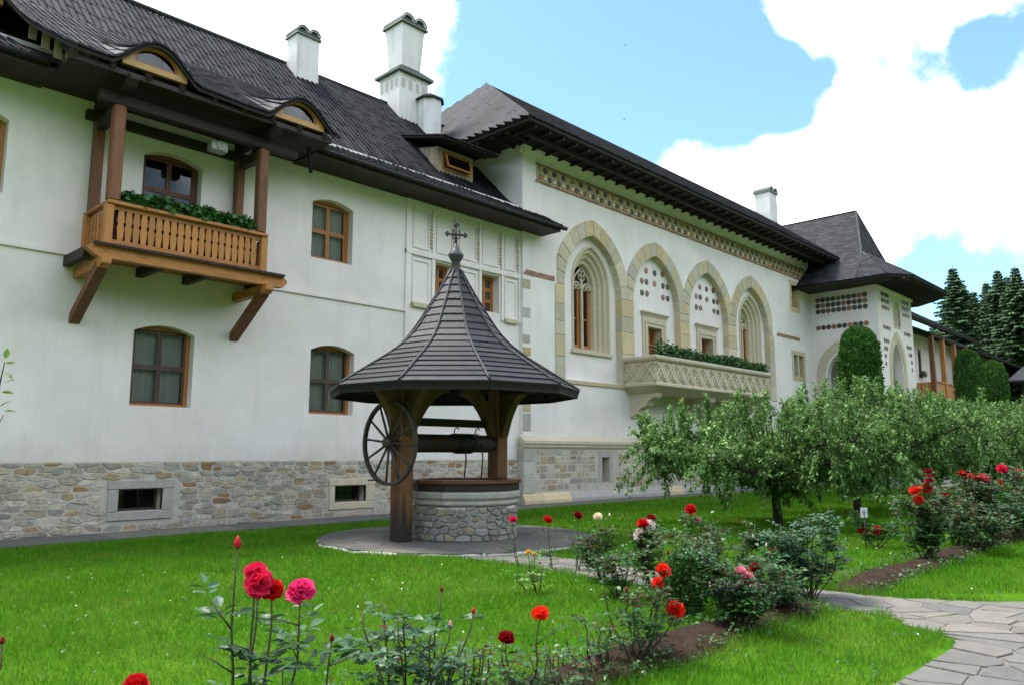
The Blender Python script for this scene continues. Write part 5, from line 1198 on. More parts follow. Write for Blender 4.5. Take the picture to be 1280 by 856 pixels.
for (n, x0, x1, y0, y1, dmin, dmax) in ((330000, -1, 10, 2.0, 15.6, 0, 9), (300000, 1, 16, 2.0, 15.6, 9, 16), (330000, 8, 42, 2.0, 15.6, 16, 40)):
    P, z = lawn_points(n, x0, x1, y0, y1); k = (z >= dmin) & (z < dmax); P = P[k]; z = z[k]; m_ = len(P)
    clump = .5 + .5 * np.sin(P[:, 0] * 1.7 + 1.3 * np.sin(P[:, 1] * 1.1)) * np.sin(P[:, 1] * 2.1 + P[:, 0] * .6)
    tuft = np.clip(np.sin(P[:, 0] * 5.3 + 2 * np.sin(P[:, 1] * 3.1)) * np.sin(P[:, 1] * 4.7), 0, 1) ** 2
    ln = nr.uniform(.03, .10, m_) * (.7 + .5 * clump + .7 * tuft) * (1 + .35 * (nr.random(m_) < .06)); edge = np.minimum(np.abs(P[:, 1] - YB0), np.abs(P[:, 1] - YB1)); ln *= 1 + .5 * (edge < .15)
    wd = np.clip(.0042 * z / 5, .005, .035) * nr.uniform(.8, 1.4, m_)
    a = nr.uniform(0, 2 * PI, m_); tilt = nr.uniform(.15, .95, m_)
    D = np.stack([np.cos(a) * tilt, np.sin(a) * tilt, np.ones(m_)], 1); N3 = np.stack([-np.cos(a + nr.uniform(-1, 1, m_)), np.sin(a), np.full(m_, .3)], 1)
    V, F = tri_scatter(np.concatenate([P, np.zeros((m_, 1))], 1), D, N3, ln, wd); Vs.append(V); Fs.append(F + off); off += len(V)
lw = np_obj('lawn_grass', np.concatenate(Vs), np.concatenate(Fs), grass_m); tag(lw, 'short mown green lawn between the rose bed and the buildings', 'grass', kind='stuff')
# clover and daisy leaves/heads in the lawn
P, z = lawn_points(420, 1, 22, 2.0, 15.5); k = (np.sin(P[:, 0] * 1.3) * np.sin(P[:, 1] * 1.1 + .5) > -.2) & (nr.random(len(P)) < .42); P = P[k]; Vc, Fc = [], []
for (x, y) in P:
    r = nr.uniform(.006, .011); zz = nr.uniform(.045, .075); o = len(Vc); Vc += [(x + r * math.cos(i * PI / 3), y + r * math.sin(i * PI / 3), zz) for i in range(6)] + [(x, y, zz + r * .9)]; Fc += [(o + i, o + (i + 1) % 6, o + 6) for i in range(6)]
tag(np_obj('clover_heads', Vc, Fc, daisy_m), 'tiny white clover heads dotted over the lawn', 'clover', kind='stuff')
P, z = lawn_points(9000, .5, 11, 2.0, 12); k = nr.random(len(P)) < .22; P = P[k]; m_ = len(P); a = nr.uniform(0, 2 * PI, m_)
V, F = leaf_faces(np.concatenate([P, nr.uniform(.01, .05, (m_, 1))], 1), np.stack([np.cos(a), np.sin(a), nr.uniform(.1, .7, m_)], 1), np.tile([0, 0, 1.], (m_, 1)), nr.uniform(.03, .07, m_), nr.uniform(.018, .035, m_))
tag(np_obj('lawn_weeds', V, F, leaf_box), 'broad pale weed leaves among the lawn grass', 'weeds', kind='stuff')

# ------------------------------------------------------------------ apple trees
def apple_tree(seed, spread=(2.3, 2.3), height=3.2, trunk=1.05, nleaf=15000, leaf_m=None):
    rg = random.Random(seed); r_np = np.random.default_rng(seed); root = bpy.data.objects.new('apple_tree', None); reg(root)
    tk = MB(); tk.tube([(0, 0, -.05), (.02, .01, .3), (-.02, .02, .7), (.03, 0, trunk), (.03, 0, trunk + .12)], [.125, .10, .088, .095, .06], 9); tko = tk.build('trunk', bark_m, root)
    tips = []
    br = MB(); nlimb = 11
    for i in range(nlimb):
        a = 2 * PI * i / nlimb + rg.uniform(-.25, .25); R = (spread[0] if math.cos(a) * Rv.x + math.sin(a) * Rv.y < 0 else spread[1]) * rg.uniform(.75, 1.05)
        zt = height * rg.uniform(.52, .78) if i % 3 else height * .5
        path = [Vector((0, 0, trunk - .05 + .12 * rg.random()))]
        for q in range(1, 7):
            t = q / 6; path.append(Vector((math.cos(a + .12 * math.sin(q + i)) * R * t ** .9, math.sin(a + .12 * math.sin(q * 1.3 + i)) * R * t ** .9, trunk + (zt - trunk) * (1.5 * t - .62 * t * t) + rg.uniform(-.06, .06))))
        br.tube(path, [.055 * (1 - .8 * q / 6) + .006 for q in range(7)], 6)
        for q in range(1, 7):
            for _ in range(8):
                p = path[q].lerp(path[q - 1], rg.random()); d = Vector((rg.gauss(0, 1), rg.gauss(0, 1), rg.gauss(.35, .55))).normalized(); l_ = rg.uniform(.3, .75); e = p + d * l_ + Vector((0, 0, -.1 if d.z < .2 else .08))
                br.tube([p, p.lerp(e, .5) + Vector((0, 0, .03)), e], [.014, .009, .004], 4, False); tips.append((p, e))
        for _ in range(14):                      # upright water shoots
            q = rg.randint(1, 6); p = path[q].lerp(path[q - 1], rg.random()); l_ = rg.uniform(.35, .95); e = p + Vector((rg.gauss(0, .16), rg.gauss(0, .16), 1)).normalized() * l_
            br.tube([p, e], [.010, .003], 4, False); tips.append((p, e))
        for _ in range(8):                      # hanging shoots
            q = rg.randint(3, 6); p = path[q]; e = p + Vector((rg.gauss(0, .3), rg.gauss(0, .3), -rg.uniform(.3, .85))); br.tube([p, p.lerp(e, .4) + Vector((rg.gauss(0, .1), rg.gauss(0, .1), .02)), e], [.010, .006, .003], 4, False); tips.append((p, e))
    for _ in range(60):
        a = rg.uniform(0, 2 * PI); rr_ = rg.uniform(.1, .75); R = (spread[0] if math.cos(a) * Rv.x + math.sin(a) * Rv.y < 0 else spread[1]) * rr_; p = Vector((math.cos(a) * R, math.sin(a) * R, height * (.80 - .30 * rr_ ** 2))); e = p + Vector((rg.gauss(0, .12), rg.gauss(0, .12), rg.uniform(.25, .6)))
        br.tube([p - Vector((p.x * .3, p.y * .3, .5)), p, e], [.014, .009, .003], 4, False); tips.append((p - Vector((0, 0, .3)), e))
    br.build('branches', bark_m, root)
    A = np.array([p for p, e in tips]); B = np.array([e for p, e in tips]); L_ = np.linalg.norm(B - A, axis=1); pk = r_np.choice(len(tips), nleaf, p=L_ / L_.sum()); t = r_np.uniform(.12, 1.03, nleaf)[:, None]
    base = A[pk] * (1 - t) + B[pk] * t + r_np.normal(0, .035, (nleaf, 3)); dirn = unit(B[pk] - A[pk]) * .75 + r_np.normal(0, .65, (nleaf, 3)) + np.array([0, 0, -.12])
    V, F = leaf_faces(base, dirn, r_np.normal(0, .45, (nleaf, 3)) + np.array([0, 0, 1.]), r_np.uniform(.07, .125, nleaf), r_np.uniform(.036, .06, nleaf), .2, .22)
    np_obj('crown', V, F, leaf_m or leaf_apple, root, None, 'stuff')
    up_ = (B - A)[:, 2] > .22; ns = int(nleaf * .16); iu = np.flatnonzero(up_); pk = r_np.choice(iu, ns); t = r_np.uniform(.35, 1.06, ns)[:, None]; base = A[pk] * (1 - t) + B[pk] * t + r_np.normal(0, .02, (ns, 3))
    V, F = leaf_faces(base, unit(B[pk] - A[pk]) * .9 + r_np.normal(0, .55, (ns, 3)), r_np.normal(0, .45, (ns, 3)) + np.array([0, 0, 1.]), r_np.uniform(.07, .12, ns), r_np.uniform(.034, .055, ns), .2, .2); np_obj('young_leaves', V, F, leaf_shoot, root, None, 'stuff')
    return root
at = apple_tree(1, (3.8, 2.6), 3.05, 1.0, 50000); at.location = (16.57, 7.77, 0); tag(at, 'spreading apple tree with low crown before the carved stone balcony', 'tree', 'apple trees on the lawn')
at2 = apple_tree(2, (2.9, 2.9), 3.85, .95, 44000); at2.location = (21.6, 7.9, 0); tag(at2, 'taller apple tree whose shoots reach the first clipped thuja column', 'tree', 'apple trees on the lawn')
for (x, y, s, rz, lab) in ((26.6, 7.6, .98, 1.0, 'apple tree before the front doorway of the porch tower'), (32.4, 7.9, 1.0, 2.4, 'apple tree below the far wooden gallery'), (39.0, 7.7, 1.05, 4.0, 'apple tree before the pair of dark clipped thuja columns'), (33.5, 5.9, .85, 5.2, 'bushy low apple tree behind the far end of the rose bed')):
    c = copy_tree(at2); c.location = (x, y, 0); c.rotation_euler = (0, 0, rz); c.scale = (s, s, s); tag(c, lab, 'tree', 'apple trees on the lawn')

# ------------------------------------------------------------------ clipped thuja columns
def thuja(loc, rad, hgt, label, seed, n=16000):
    r_np = np.random.default_rng(seed); root = thing('thuja_column', loc, label, 'topiary', 'clipped thuja columns'); x, y, _ = loc
    prof_ = [(rad * .92, .05), (rad * .99, hgt * .15), (rad, hgt * .45), (rad * .99, hgt * .8), (rad * .92, hgt * .90), (rad * .80, hgt * .945), (rad * .6, hgt * .975), (rad * .3, hgt * .995), (.02, hgt)]
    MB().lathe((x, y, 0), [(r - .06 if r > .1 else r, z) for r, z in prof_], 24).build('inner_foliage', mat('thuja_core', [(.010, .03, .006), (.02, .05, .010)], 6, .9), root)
    MB().tube([(x, y, -.02), (x, y, .5)], [.12, .10], 8).build('trunk', bark_m, root)
    zz = np.array([p[1] for p in prof_]); rr_ = np.array([p[0] for p in prof_]); z = np.where(r_np.random(n) < .86, r_np.uniform(.05, hgt * .93, n), r_np.uniform(hgt * .9, hgt, n)); a = r_np.uniform(0, 2 * PI, n)
    r = np.interp(z, zz, rr_); lump = .035 * np.sin(a * 5 + z * 2.3) + .03 * np.sin(a * 9 - z * 4.1 + 1); r = r + lump + r_np.normal(0, .045, n); top = z > hgt * .9; r = np.where(top, np.interp(hgt * .9, zz, rr_) * np.sqrt(r_np.random(n)), r)
    z = np.where(top, np.interp(r, rr_[:2:-1], zz[:2:-1]) + r_np.normal(0, .02, n), z)
    o = np.stack([np.cos(a), np.sin(a), np.where(top, 1.5, .25)], 1); P = np.stack([x + r * np.cos(a), y + r * np.sin(a), z], 1) - unit(o) * .05
    D = unit(o) * .6 + r_np.normal(0, .45, (n, 3)) + np.array([0, 0, .7]); V, F = leaf_faces(P, D, o + r_np.normal(0, .5, (n, 3)), r_np.uniform(.09, .17, n), r_np.uniform(.05, .10, n), .1, .05)
    np_obj('foliage', V, F, thuja_m, root, None, 'stuff')
tq1 = PD(1082, 567, 31.6); thuja((tq1.x, tq1.y, 0), .76, 6.75, 'tall clipped thuja column standing before the porch tower doorway', 3, 20000)
tq1 = PD(1219, 567, 43); thuja((tq1.x, tq1.y, 0), .70, 7.35, 'clipped thuja column with rounded top beside the far gallery', 4, 12000)
tq1 = PD(1250, 567, 45); thuja((tq1.x, tq1.y, 0), .70, 6.95, 'shorter flat-topped thuja column beside its taller neighbour by the shed', 5, 12000)

# ------------------------------------------------------------------ spruces
def spruce(seed, H=22.0, n_per=16):
    rg = random.Random(seed); r_np = np.random.default_rng(seed); root = bpy.data.objects.new('spruce_tree', None); reg(root)
    MB().tube([(0, 0, -.2), (0, 0, H * .5), (0, 0, H)], [.34, .2, .03], 8).build('trunk', bark_m, root)
    P, D, Nn, ln, wd = [], [], [], [], []
    z = 1.5
    while z < H - .2:
        R = ((H - z) * .215 + .9 * min(1, (H - z) / 3)) * rg.uniform(.75, 1.15) + .12; nb_ = max(5, int(9 - 3 * z / H)); a0 = rg.uniform(0, 6)
        for b in range(nb_):
            a = a0 + 2 * PI * b / nb_ + rg.uniform(-.2, .2); Rb = R * rg.uniform(.7, 1.1); ca, sa = math.cos(a), math.sin(a); k = max(4, int(Rb * 7))
            for q in range(k):
                t = (q + rg.random()) / k; r = Rb * t; zz = z - Rb * .38 * t + Rb * .16 * t * t
                for sd_ in (-1, 0, 1):
                    wv_ = (1 - t * .55) * Rb * .26 * sd_; P.append((ca * r, sa * r, zz)); D.append((ca * .7 - sa * sd_ * .9, sa * .7 + ca * sd_ * .9, -.38 + rg.uniform(-.15, .15))); ln.append((.35 + .45 * (1 - t)) * rg.uniform(.7, 1.2) * (.5 + .5 * min(1, Rb / 2))); wd.append(.30 * rg.uniform(.7, 1.3))
        z += .42 * (1.15 - .45 * z / H)
    P = np.array(P); D = np.array(D); n = len(P); V, F = leaf_faces(P, D, r_np.normal(0, .35, (n, 3)) + np.array([0, 0, 1.]), np.array(ln), np.array(wd), .05, .25)
    np_obj('crown', V, F, spruce_m, root, None, 'stuff'); return root
sps = [spruce(1), spruce(2, 23), spruce(3, 21)]
SP = [(1190, 332, 78, 'slender spruce behind the flared eave of the porch tower'), (1246, 336, 80, 'spruce with drooping boughs behind the clipped thuja pair'), (1268, 333, 74, 'broad dark spruce beyond the timber shed'), (1216, 362, 86, 'smaller spruce between two taller spruces'),
      (1292, 340, 84, 'spruce at the outer end of the row'), (1166, 400, 92, 'spruce half hidden behind the far wing roof'), (1230, 372, 97, 'spruce set back in the second row'), (1204, 385, 104, 'spruce deep in the wood behind the gallery roof'), (1256, 368, 108, 'spruce deep in the wood behind the shed'), (1282, 380, 100, 'spruce in the second row beyond the shed'), (1180, 392, 112, 'spruce furthest back above the gallery roof'), (1325, 345, 90, 'spruce beside the wood edge past the shed'),
      (1201, 352, 90, 'spruce crowding the slender spruce by the eave'), (1232, 352, 92, 'spruce filling the gap behind the taller thuja column'), (1258, 345, 95, 'spruce rising between two broad spruces behind the shed'), (1280, 352, 92, 'spruce close behind the shed ridge'), (1221, 400, 88, 'low spruce just above the gallery roof edge'), (1150, 425, 100, 'spruce glimpsed under the porch tower eave')]
first = set()
for k, (px, py, dz, lab) in enumerate(SP):
    p = PD(px, py, dz); base = sps[k % 3]; H0 = (22, 23, 21)[k % 3]
    o = base if k < 3 else copy_tree(base); s = p.z / H0; o.location = (p.x, p.y, 0); o.scale = (s * 1.02, s * 1.02, s); o.rotation_euler = (0, 0, k * 1.3); tag(o, lab, 'tree', 'spruces behind the monastery')
# far wooded edge
def woods():
    r_np = np.random.default_rng(44); n = 60000; a = r_np.uniform(0, 1, n); x = 125 + 60 * r_np.random(n); y = -60 + 180 * a; top = 13 + 3 * np.sin(y * .35) + 2 * np.sin(y * .9 + 1); cell = (y * .28) % 1.0; top = top - 5 * np.abs(cell - .5)
    z = top * r_np.random(n) ** .8; P = np.stack([x, y, z], 1); V, F = leaf_faces(P, r_np.normal(0, 1, (n, 3)) + np.array([0, 0, -.3]), r_np.normal(0, 1, (n, 3)), r_np.uniform(.8, 1.6, n), r_np.uniform(.5, .9, n)); return V, F
V, F = woods(); tag(np_obj('distant_woods', V, F, spruce_m), 'distant dark wood closing the valley behind the garden', 'woods', kind='stuff')

# ------------------------------------------------------------------ roses
def petal_mesh():
    V = []; F = []; nu, nv = 4, 4
    for j in range(nv + 1):
        t = j / nv; wdt = math.sin(min(1, .22 + t * .85) * PI * .62) * .55
        for i in range(nu + 1):
            s = i / nu * 2 - 1; x = s * wdt; cup = .32 * (s * s) * wdt; y = -.10 * math.sin(t * PI) + cup - (.16 * max(0, t - .75) / .25 if True else 0); V.append((x, y, t * (1 - .08 * s * s * t)))
    for j in range(nv):
        for i in range(nu): a = j * (nu + 1) + i; F.append((a, a + 1, a + nu + 2, a + nu + 1))
    return np.array(V), np.array(F)
PV, PF = petal_mesh()
def bloom_mats(seed, openness=1.0):
    """petal transforms for a unit bloom (radius about 1), sitting on its calyx at the origin, facing +Z"""
    rg = random.Random(seed); out = []
    for ring, (cnt, tilt, sc_, zz) in enumerate(((3, 8, .75, .12), (5, 20, .82, .10), (6, 38, .92, .06), (7, 58, 1.0, .02), (7, 78, .98, -.02))):
        for k in range(cnt):
            a = 2 * PI * (k + .5 * (ring % 2)) / cnt + rg.uniform(-.15, .15); tl = R_(min(95, tilt * openness + rg.uniform(-6, 6))); s = sc_ * rg.uniform(.9, 1.1)
            out.append(Matrix.Translation((0, 0, zz)) @ Matrix.Rotation(a, 4, 'Z') @ Matrix.Rotation(-tl, 4, 'X') @ Matrix.Translation((0, .05 + ring * .01, 0)) @ Matrix.Diagonal((s, s, s, 1)))
    return out
BLM = {}
def bloom_mesh(m, var, op):
    key = (m.name, var, op)
    if key not in BLM:
        Vs, Fs = [], []; o = 0
        for M in bloom_mats(var, op): A = np.array(M); Vs.append(PV @ A[:3, :3].T + A[:3, 3]); Fs.append(PF + o); o += len(PV)
        BLM[key] = mesh_np('bloom', np.concatenate(Vs), np.concatenate(Fs), m)
        BLM[key].polygons.foreach_set('use_smooth', [True] * len(BLM[key].polygons))
    return BLM[key]
petal_me = {}
LEAFV = [(0, 0, 0), (-.22, .25, .06), (0, .28, -.01), (.22, .25, .06), (-.25, .55, .07), (0, .58, 0), (.25, .55, .07), (-.13, .82, .03), (0, .85, -.03), (.13, .82, .03), (0, 1.05, -.10)]
LEAFF = [(0, 2, 1), (0, 3, 2), (1, 2, 5, 4), (2, 3, 6, 5), (4, 5, 8, 7), (5, 6, 9, 8), (7, 8, 10), (8, 9, 10)]
def leaf_me(m):
    k = 'L' + m.name
    if k not in petal_me: me = bpy.data.meshes.new('leaf'); me.from_pydata(LEAFV, [], LEAFF); me.materials.append(m); petal_me[k] = me
    return petal_me[k]
GRP_R = 'roses in the beds and along the path'
def rose(loc, label, flowers, hgt=.9, stems=5, spread=.25, nleaf=260, lm=None, seed=1, near=False, buds=(), lsize=(.035, .065), redtips=.1, name='rose_bush', fdepth=None):
    """flowers: (px, py, petal material, radius m, tilt to camera)"""
    rg = random.Random(seed); r_np = np.random.default_rng(seed); lm = lm or leaf_rose; root = thing(name, (loc[0], loc[1], 0), label, 'rose' if name == 'rose_bush' else 'flower', GRP_R if name == 'rose_bush' else None); z0 = .05
    dep = proj((loc[0], loc[1], .6))[2]; heads = []
    for (px, py, m, r, tl) in flowers: heads.append((PD(px, py, dep + rg.uniform(-.06, .06) * min(1, dep / 6)), m, r, tl))
    paths = []; cm = MB()
    targets = [(h[0] - Vector((0, 0, h[2] * .25)), True) for h in heads] + [(PD(b[0], b[1], dep), True) for b in buds]
    for k in range(max(0, stems - len(targets))):
        a = rg.uniform(0, 2 * PI); targets.append((Vector((loc[0] + math.cos(a) * spread * rg.uniform(.4, 1), loc[1] + math.sin(a) * spread * rg.uniform(.4, 1), hgt * rg.uniform(.65, 1.0))), False))
    if near: sts = []
    for (e, fl) in targets:
        b = Vector((loc[0] + rg.uniform(-.06, .06), loc[1] + rg.uniform(-.06, .06), .0)); path = []
        for q in range(8):
            t = q / 7; w_ = 1 - (1 - t) ** 1.6; p = Vector((b.x + (e.x - b.x) * w_, b.y + (e.y - b.y) * w_, e.z * t)); p += Vector((math.sin(q * 1.7 + e.x * 9), math.cos(q * 1.4 + e.y * 7), 0)) * .012 * (0 < q < 7); path.append(p)
        s_ = MB().tube(path, [.009 * (1 - .6 * q / 7) for q in range(8)], 5); paths.append(path)
        for q in range(2, 7):                        # side shoots
            if rg.random() < .45:
                d = Vector((rg.gauss(0, 1), rg.gauss(0, 1), rg.uniform(.3, 1))).normalized() * rg.uniform(.08, .2); s_.tube([path[q], path[q] + d], [.004, .002], 4); paths.append([path[q], path[q] + d * .5, path[q] + d])
        s_.build('cane', cane_m, root)
    nleaf = int(nleaf * (1.9 if near or nleaf < 200 else 2.9))
    if nleaf:
        A, Dd, S = [], [], []
        for k in range(nleaf // 5):
            p_ = rg.choice(paths) if rg.random() < .75 else paths[rg.randrange(len(paths))]; i = rg.randint(0, len(p_) - 2) if len(p_) < 5 else rg.randint(1, len(p_) - 2); p = p_[i].lerp(p_[i + 1], rg.random()); a = rg.uniform(0, 2 * PI)
            if p.z < .12: continue
            d = Vector((math.cos(a), math.sin(a), rg.uniform(-.1, .6))).normalized(); l_ = rg.uniform(.06, .13); side = d.cross(Vector((0, 0, 1))).normalized(); sz = rg.uniform(*lsize)
            for (t, sg) in ((1.0, 0), (.72, 1), (.72, -1), (.4, 1), (.4, -1)):
                A.append(p + d * l_ * t + side * sg * .004); Dd.append(d if sg == 0 else d * .45 + side * sg); S.append(sz * (1.1 if sg == 0 else .95 if t > .5 else .8))
        if near:
            for a_, d_, s__ in zip(A, Dd, S):
                d_ = d_.normalized(); x_ = d_.cross(Vector((rg.gauss(0, .35), rg.gauss(0, .35), 1))).normalized(); zz = x_.cross(d_); M = Matrix((( -x_.x, d_.x, zz.x, a_.x), (-x_.y, d_.y, zz.y, a_.y), (-x_.z, d_.z, zz.z, a_.z), (0, 0, 0, 1))) @ Matrix.Scale(s__, 4)
                reg(bpy.data.objects.new('leaf', leaf_me(lm)), root, M)
        else:
            A = np.array([tuple(v) for v in A]); Dd = np.array([tuple(v) for v in Dd]); S = np.array(S); n = len(A); nm = r_np.normal(0, .35, (n, 3)) + np.array([0, 0, 1.])
            k = r_np.random(n) < redtips * (A[:, 2] > hgt * .55)
            V, F = leaf_faces(A[~k], Dd[~k], nm[~k], S[~k], S[~k] * .62, .15, .15); np_obj('leaves', V, F, lm, root, None, 'stuff')
            if k.sum() > 2: V, F = leaf_faces(A[k], Dd[k], nm[k], S[k] * .8, S[k] * .45, .15, .15); np_obj('young_leaves', V, F, leaf_red, root, None, 'stuff')
    toC = lambda p: (CAM - p).normalized()
    for k, (p, m, r, tl) in enumerate(heads):
        d = (Vector((0, 0, 1)) * (1 - tl) + toC(p) * tl + Vector((rg.gauss(0, .15), rg.gauss(0, .15), 0))).normalized(); q = d.to_track_quat('Z', 'Y').to_matrix().to_4x4(); op = rg.choice((.85, 1.0, 1.1))
        M = Matrix.Translation(p - d * r * .35) @ q @ Matrix.Scale(r, 4)
        if near:
            bo = MB().lathe((0, 0, 0), [(.04, -.28), (.17, -.22), (.22, -.08), (.14, .02)], 8).build('bloom', cane_m, root, M)
            pm = petal_me.setdefault('P' + m.name, mesh_np('petal', PV, PF, m)); pm.polygons.foreach_set('use_smooth', [True] * len(PF))
            for T in bloom_mats(seed * 7 + k, op): reg(bpy.data.objects.new('petal', pm), bo, M @ T)
        else: reg(bpy.data.objects.new('bloom', bloom_mesh(m, k % 3, op)), root, M)
    for k, b in enumerate(buds):
        p = PD(b[0], b[1], dep); r = b[3]; bd = MB().lathe((p.x, p.y, p.z - r), [(.2 * r, 0), (.7 * r, .5 * r), (.75 * r, 1.0 * r), (.45 * r, 1.8 * r), (.06 * r, 2.4 * r)], 8).build('bud', b[2], root)
        sp_ = MB()
        for i in range(5): a = 2 * PI * i / 5; c, s = math.cos(a), math.sin(a); sp_.add([(p.x + c * r * .3 - s * r * .2, p.y + s * r * .3 + c * r * .2, p.z - r), (p.x + c * r * .3 + s * r * .2, p.y + s * r * .3 - c * r * .2, p.z - r), (p.x + c * r * 1.3, p.y + s * r * 1.3, p.z - r * .2)], [(0, 1, 2)])
        sp_.build('sepal', leaf_rose2, bd)
    return root
def bed(px, Y=3.7): p = PY(px, 567, Y); return (p.x, p.y)
def at_d(px, d): p = PD(px, 567, d); return (p.x, p.y)
rose(at_d(312, 3.45), 'tall rose with a cluster of pink-red blooms and one tight red bud', [(323, 727, P_PINKRED, .060, .75), (340, 735, P_RED, .052, .5), (318, 712, P_PINKRED, .050, .35)], .95, 4, .12, 150, leaf_rose2, 1, True, [(297, 678, P_RED, .022)], (.05, .082))
rose(at_d(347, 3.55), 'rose cane with a single deep pink bloom beside the pink-red cluster', [(376, 735, P_PINK, .066, .45)], .7, 3, .14, 150, leaf_rose2, 2, True, [(415, 797, P_DRED, .014)], (.05, .085))
rose(at_d(400, 4.0), 'small flowerless rose plant beside the deep pink rose', [], .5, 3, .15, 130, leaf_rose2, 40)
rose(at_d(515, 4.6), 'leafy blue-green rose bush with tiny buds and no open bloom', [], .82, 10, .42, 300, leaf_rose2, 3, False, [(563, 781, P_SOFT, .02), (592, 763, P_RED, .016), (552, 736, P_DRED, .014)], (.05, .085), .06)
rose(at_d(655, 5.0), 'low rose with an orange-red bloom above a dark red one', [(675, 766, P_ORED, .06, .4), (633, 796, P_DRED, .055, .4)], .50, 8, .30, 200, leaf_rose, 4, False, (), (.035, .055), .2)
rose(at_d(790, 6.15), 'open woody rose with three scarlet blooms and reddish young shoots', [(829, 712, P_ORED, .062, .5), (822, 727, P_ORED, .05, .5), (845, 761, P_ORED, .07, .65)], .75, 9, .36, 300, leaf_rose, 5, False, [(783, 737, P_DRED, .02)], (.04, .065), .45)
rose(at_d(918, 7.2), 'dense dark rose bush carrying a pair of soft pink blooms', [(925, 714, P_SOFT, .06, .5), (936, 722, P_SOFT, .062, .6), (943, 708, P_DRED, .05, .4)], .75, 12, .42, 1100, leaf_rose, 6, False, [(905, 716, P_RED, .02)], (.045, .07), .1)
rose(at_d(1003, 8.8), 'big glossy rose bush with one crimson bloom beside the flagstone path', [(968, 690, P_RED, .075, .5)], 1.0, 16, .52, 1500, leaf_rose2, 7, False, [(958, 681, P_CREAM, .02)], (.05, .08), .05)
rose(at_d(806, 9.6), 'rose bush with two blush white blooms and dark red ones', [(812, 654, P_WHITE, .075, .5), (800, 667, P_WHITE, .085, .6), (803, 652, P_RED, .07, .3), (814, 646, P_DRED, .06, .3)], .9, 10, .45, 800, leaf_rose, 8, False, (), (.045, .07), .3)
rose(at_d(752, 10.2), 'rose bush with a single peach bloom by the well pavement', [(747, 645, P_CREAM, .065, .4)], .75, 8, .35, 500, leaf_rose, 9, False, [(762, 643, P_CREAM, .02), (746, 682, P_YEL, .02)], (.045, .07), .3)
rose(at_d(868, 10.4), 'rose bush with one tall red bloom and a small pink one', [(863, 635, P_RED, .075, .4), (872, 648, P_SOFT, .05, .4)], .85, 10, .45, 800, leaf_rose, 10, False, [(882, 680, P_RED, .025), (889, 690, P_RED, .025)], (.045, .07), .25)
rose(at_d(840, 8.4), 'leafy rose without open blooms beside the round box shrub', [(906, 717, P_RED, .03, .3)][:0], .75, 9, .4, 600, leaf_rose, 41, False, [(835, 690, P_DRED, .02)], (.045, .07), .35)
rose(at_d(645, 11.5), 'thin rose cane with a flat scarlet bloom against the well kerb', [(641, 648, P_PINKRED, .062, .25)], .5, 2, .1, 50, leaf_rose, 11)
rose(at_d(688, 11.2), 'thin rose cane with a scarlet bloom over the well pavement', [(685, 648, P_RED, .068, .3)], .5, 2, .12, 60, leaf_rose, 12)
rose(at_d(722, 11.0), 'thin rose with one dark red bloom beside the well pavement', [(723, 643, P_DRED, .065, .4)], .6, 3, .15, 90, leaf_rose, 13, redtips=.4)
rose(at_d(665, 9.3), 'small low plant with a few yellow flowers at the pavement edge', [(660, 689, P_YEL, .035, .4), (668, 691, P_YEL, .03, .4)], .35, 5, .3, 160, leaf_twig, 14, name='yellow_flower')
rose(at_d(1088, 13.4), 'young rose with two crimson blooms below the white name tag', [(1078, 662, P_RED, .09, .4), (1097, 661, P_RED, .09, .4)], .85, 7, .4, 420, leaf_rose, 15, False, (), (.05, .08), .1)
rose(bed(1150), 'tall dense rose bush topped by scarlet blooms, first beyond the path', [(1143, 612, P_ORED, .085, .4), (1158, 609, P_ORED, .085, .4), (1149, 624, P_ORED, .075, .5), (1161, 597, P_PINKRED, .07, .4), (1160, 588, P_DRED, .06, .3), (1160, 651, P_RED, .06, .5)], 1.25, 14, .5, 1200, leaf_rose, 16, False, (), (.055, .085), .3)
rose(bed(1188, 3.9), 'dark-leaved rose with two maroon blooms beyond the tall scarlet bush', [(1181, 619, P_DRED, .085, .4), (1193, 648, P_DRED, .08, .4)], 1.1, 12, .5, 900, leaf_rose, 17, False, (), (.055, .085), .35)
rose(bed(1208, 4.0), 'rose bush with two small scarlet blooms, behind the maroon rose', [(1203, 591, P_RED, .075, .4), (1213, 594, P_RED, .07, .3)], 1.3, 12, .55, 900, leaf_rose, 18, False, (), (.06, .09), .2)
rose(bed(1232, 3.7), 'rose bush with pinkish red blooms in the far part of the bed', [(1230, 597, P_PINKRED, .10, .4), (1232, 610, P_SOFT, .08, .4), (1222, 597, P_RED, .07, .3)], 1.4, 12, .55, 900, leaf_rose, 19, False, (), (.06, .09), .2)
rose(bed(1252, 3.8), 'rose bush with a high pink bloom in the far part of the bed', [(1247, 603, P_RED, .09, .4), (1253, 585, P_PINKRED, .11, .4)], 1.6, 12, .55, 900, leaf_rose, 20, False, (), (.06, .09), .2)
rose(bed(1275, 3.7), 'rose bush with large coral red blooms at the far end of the bed', [(1275, 592, P_ORED, .13, .4), (1274, 613, P_SOFT, .10, .4)], 1.6, 14, .6, 900, leaf_rose, 21, False, (), (.06, .09), .2)
rose(bed(1215, 3.4), 'leafy rose without blooms at the near edge of the far bed', [], .9, 9, .45, 600, leaf_rose, 42, False, (), (.055, .085), .3)
rose(bed(1262, 3.5), 'low leafy rose without blooms near the far end of the bed', [], 1.0, 9, .5, 600, leaf_rose, 43, False, (), (.06, .09), .2)
rose(at_d(172, 3.3), 'low rose with a bright red bloom at the near end of the bed', [(170, 852, P_RED, .05, .4)], .5, 3, .15, 60, leaf_rose, 22)
rose(at_d(8, 3.6), 'small grey-green leafy rose with dry brown tips in the lawn corner', [], .62, 3, .14, 60, leaf_rose2, 23, False, [(3, 800, P_DRED, .015)], (.04, .06), .5)
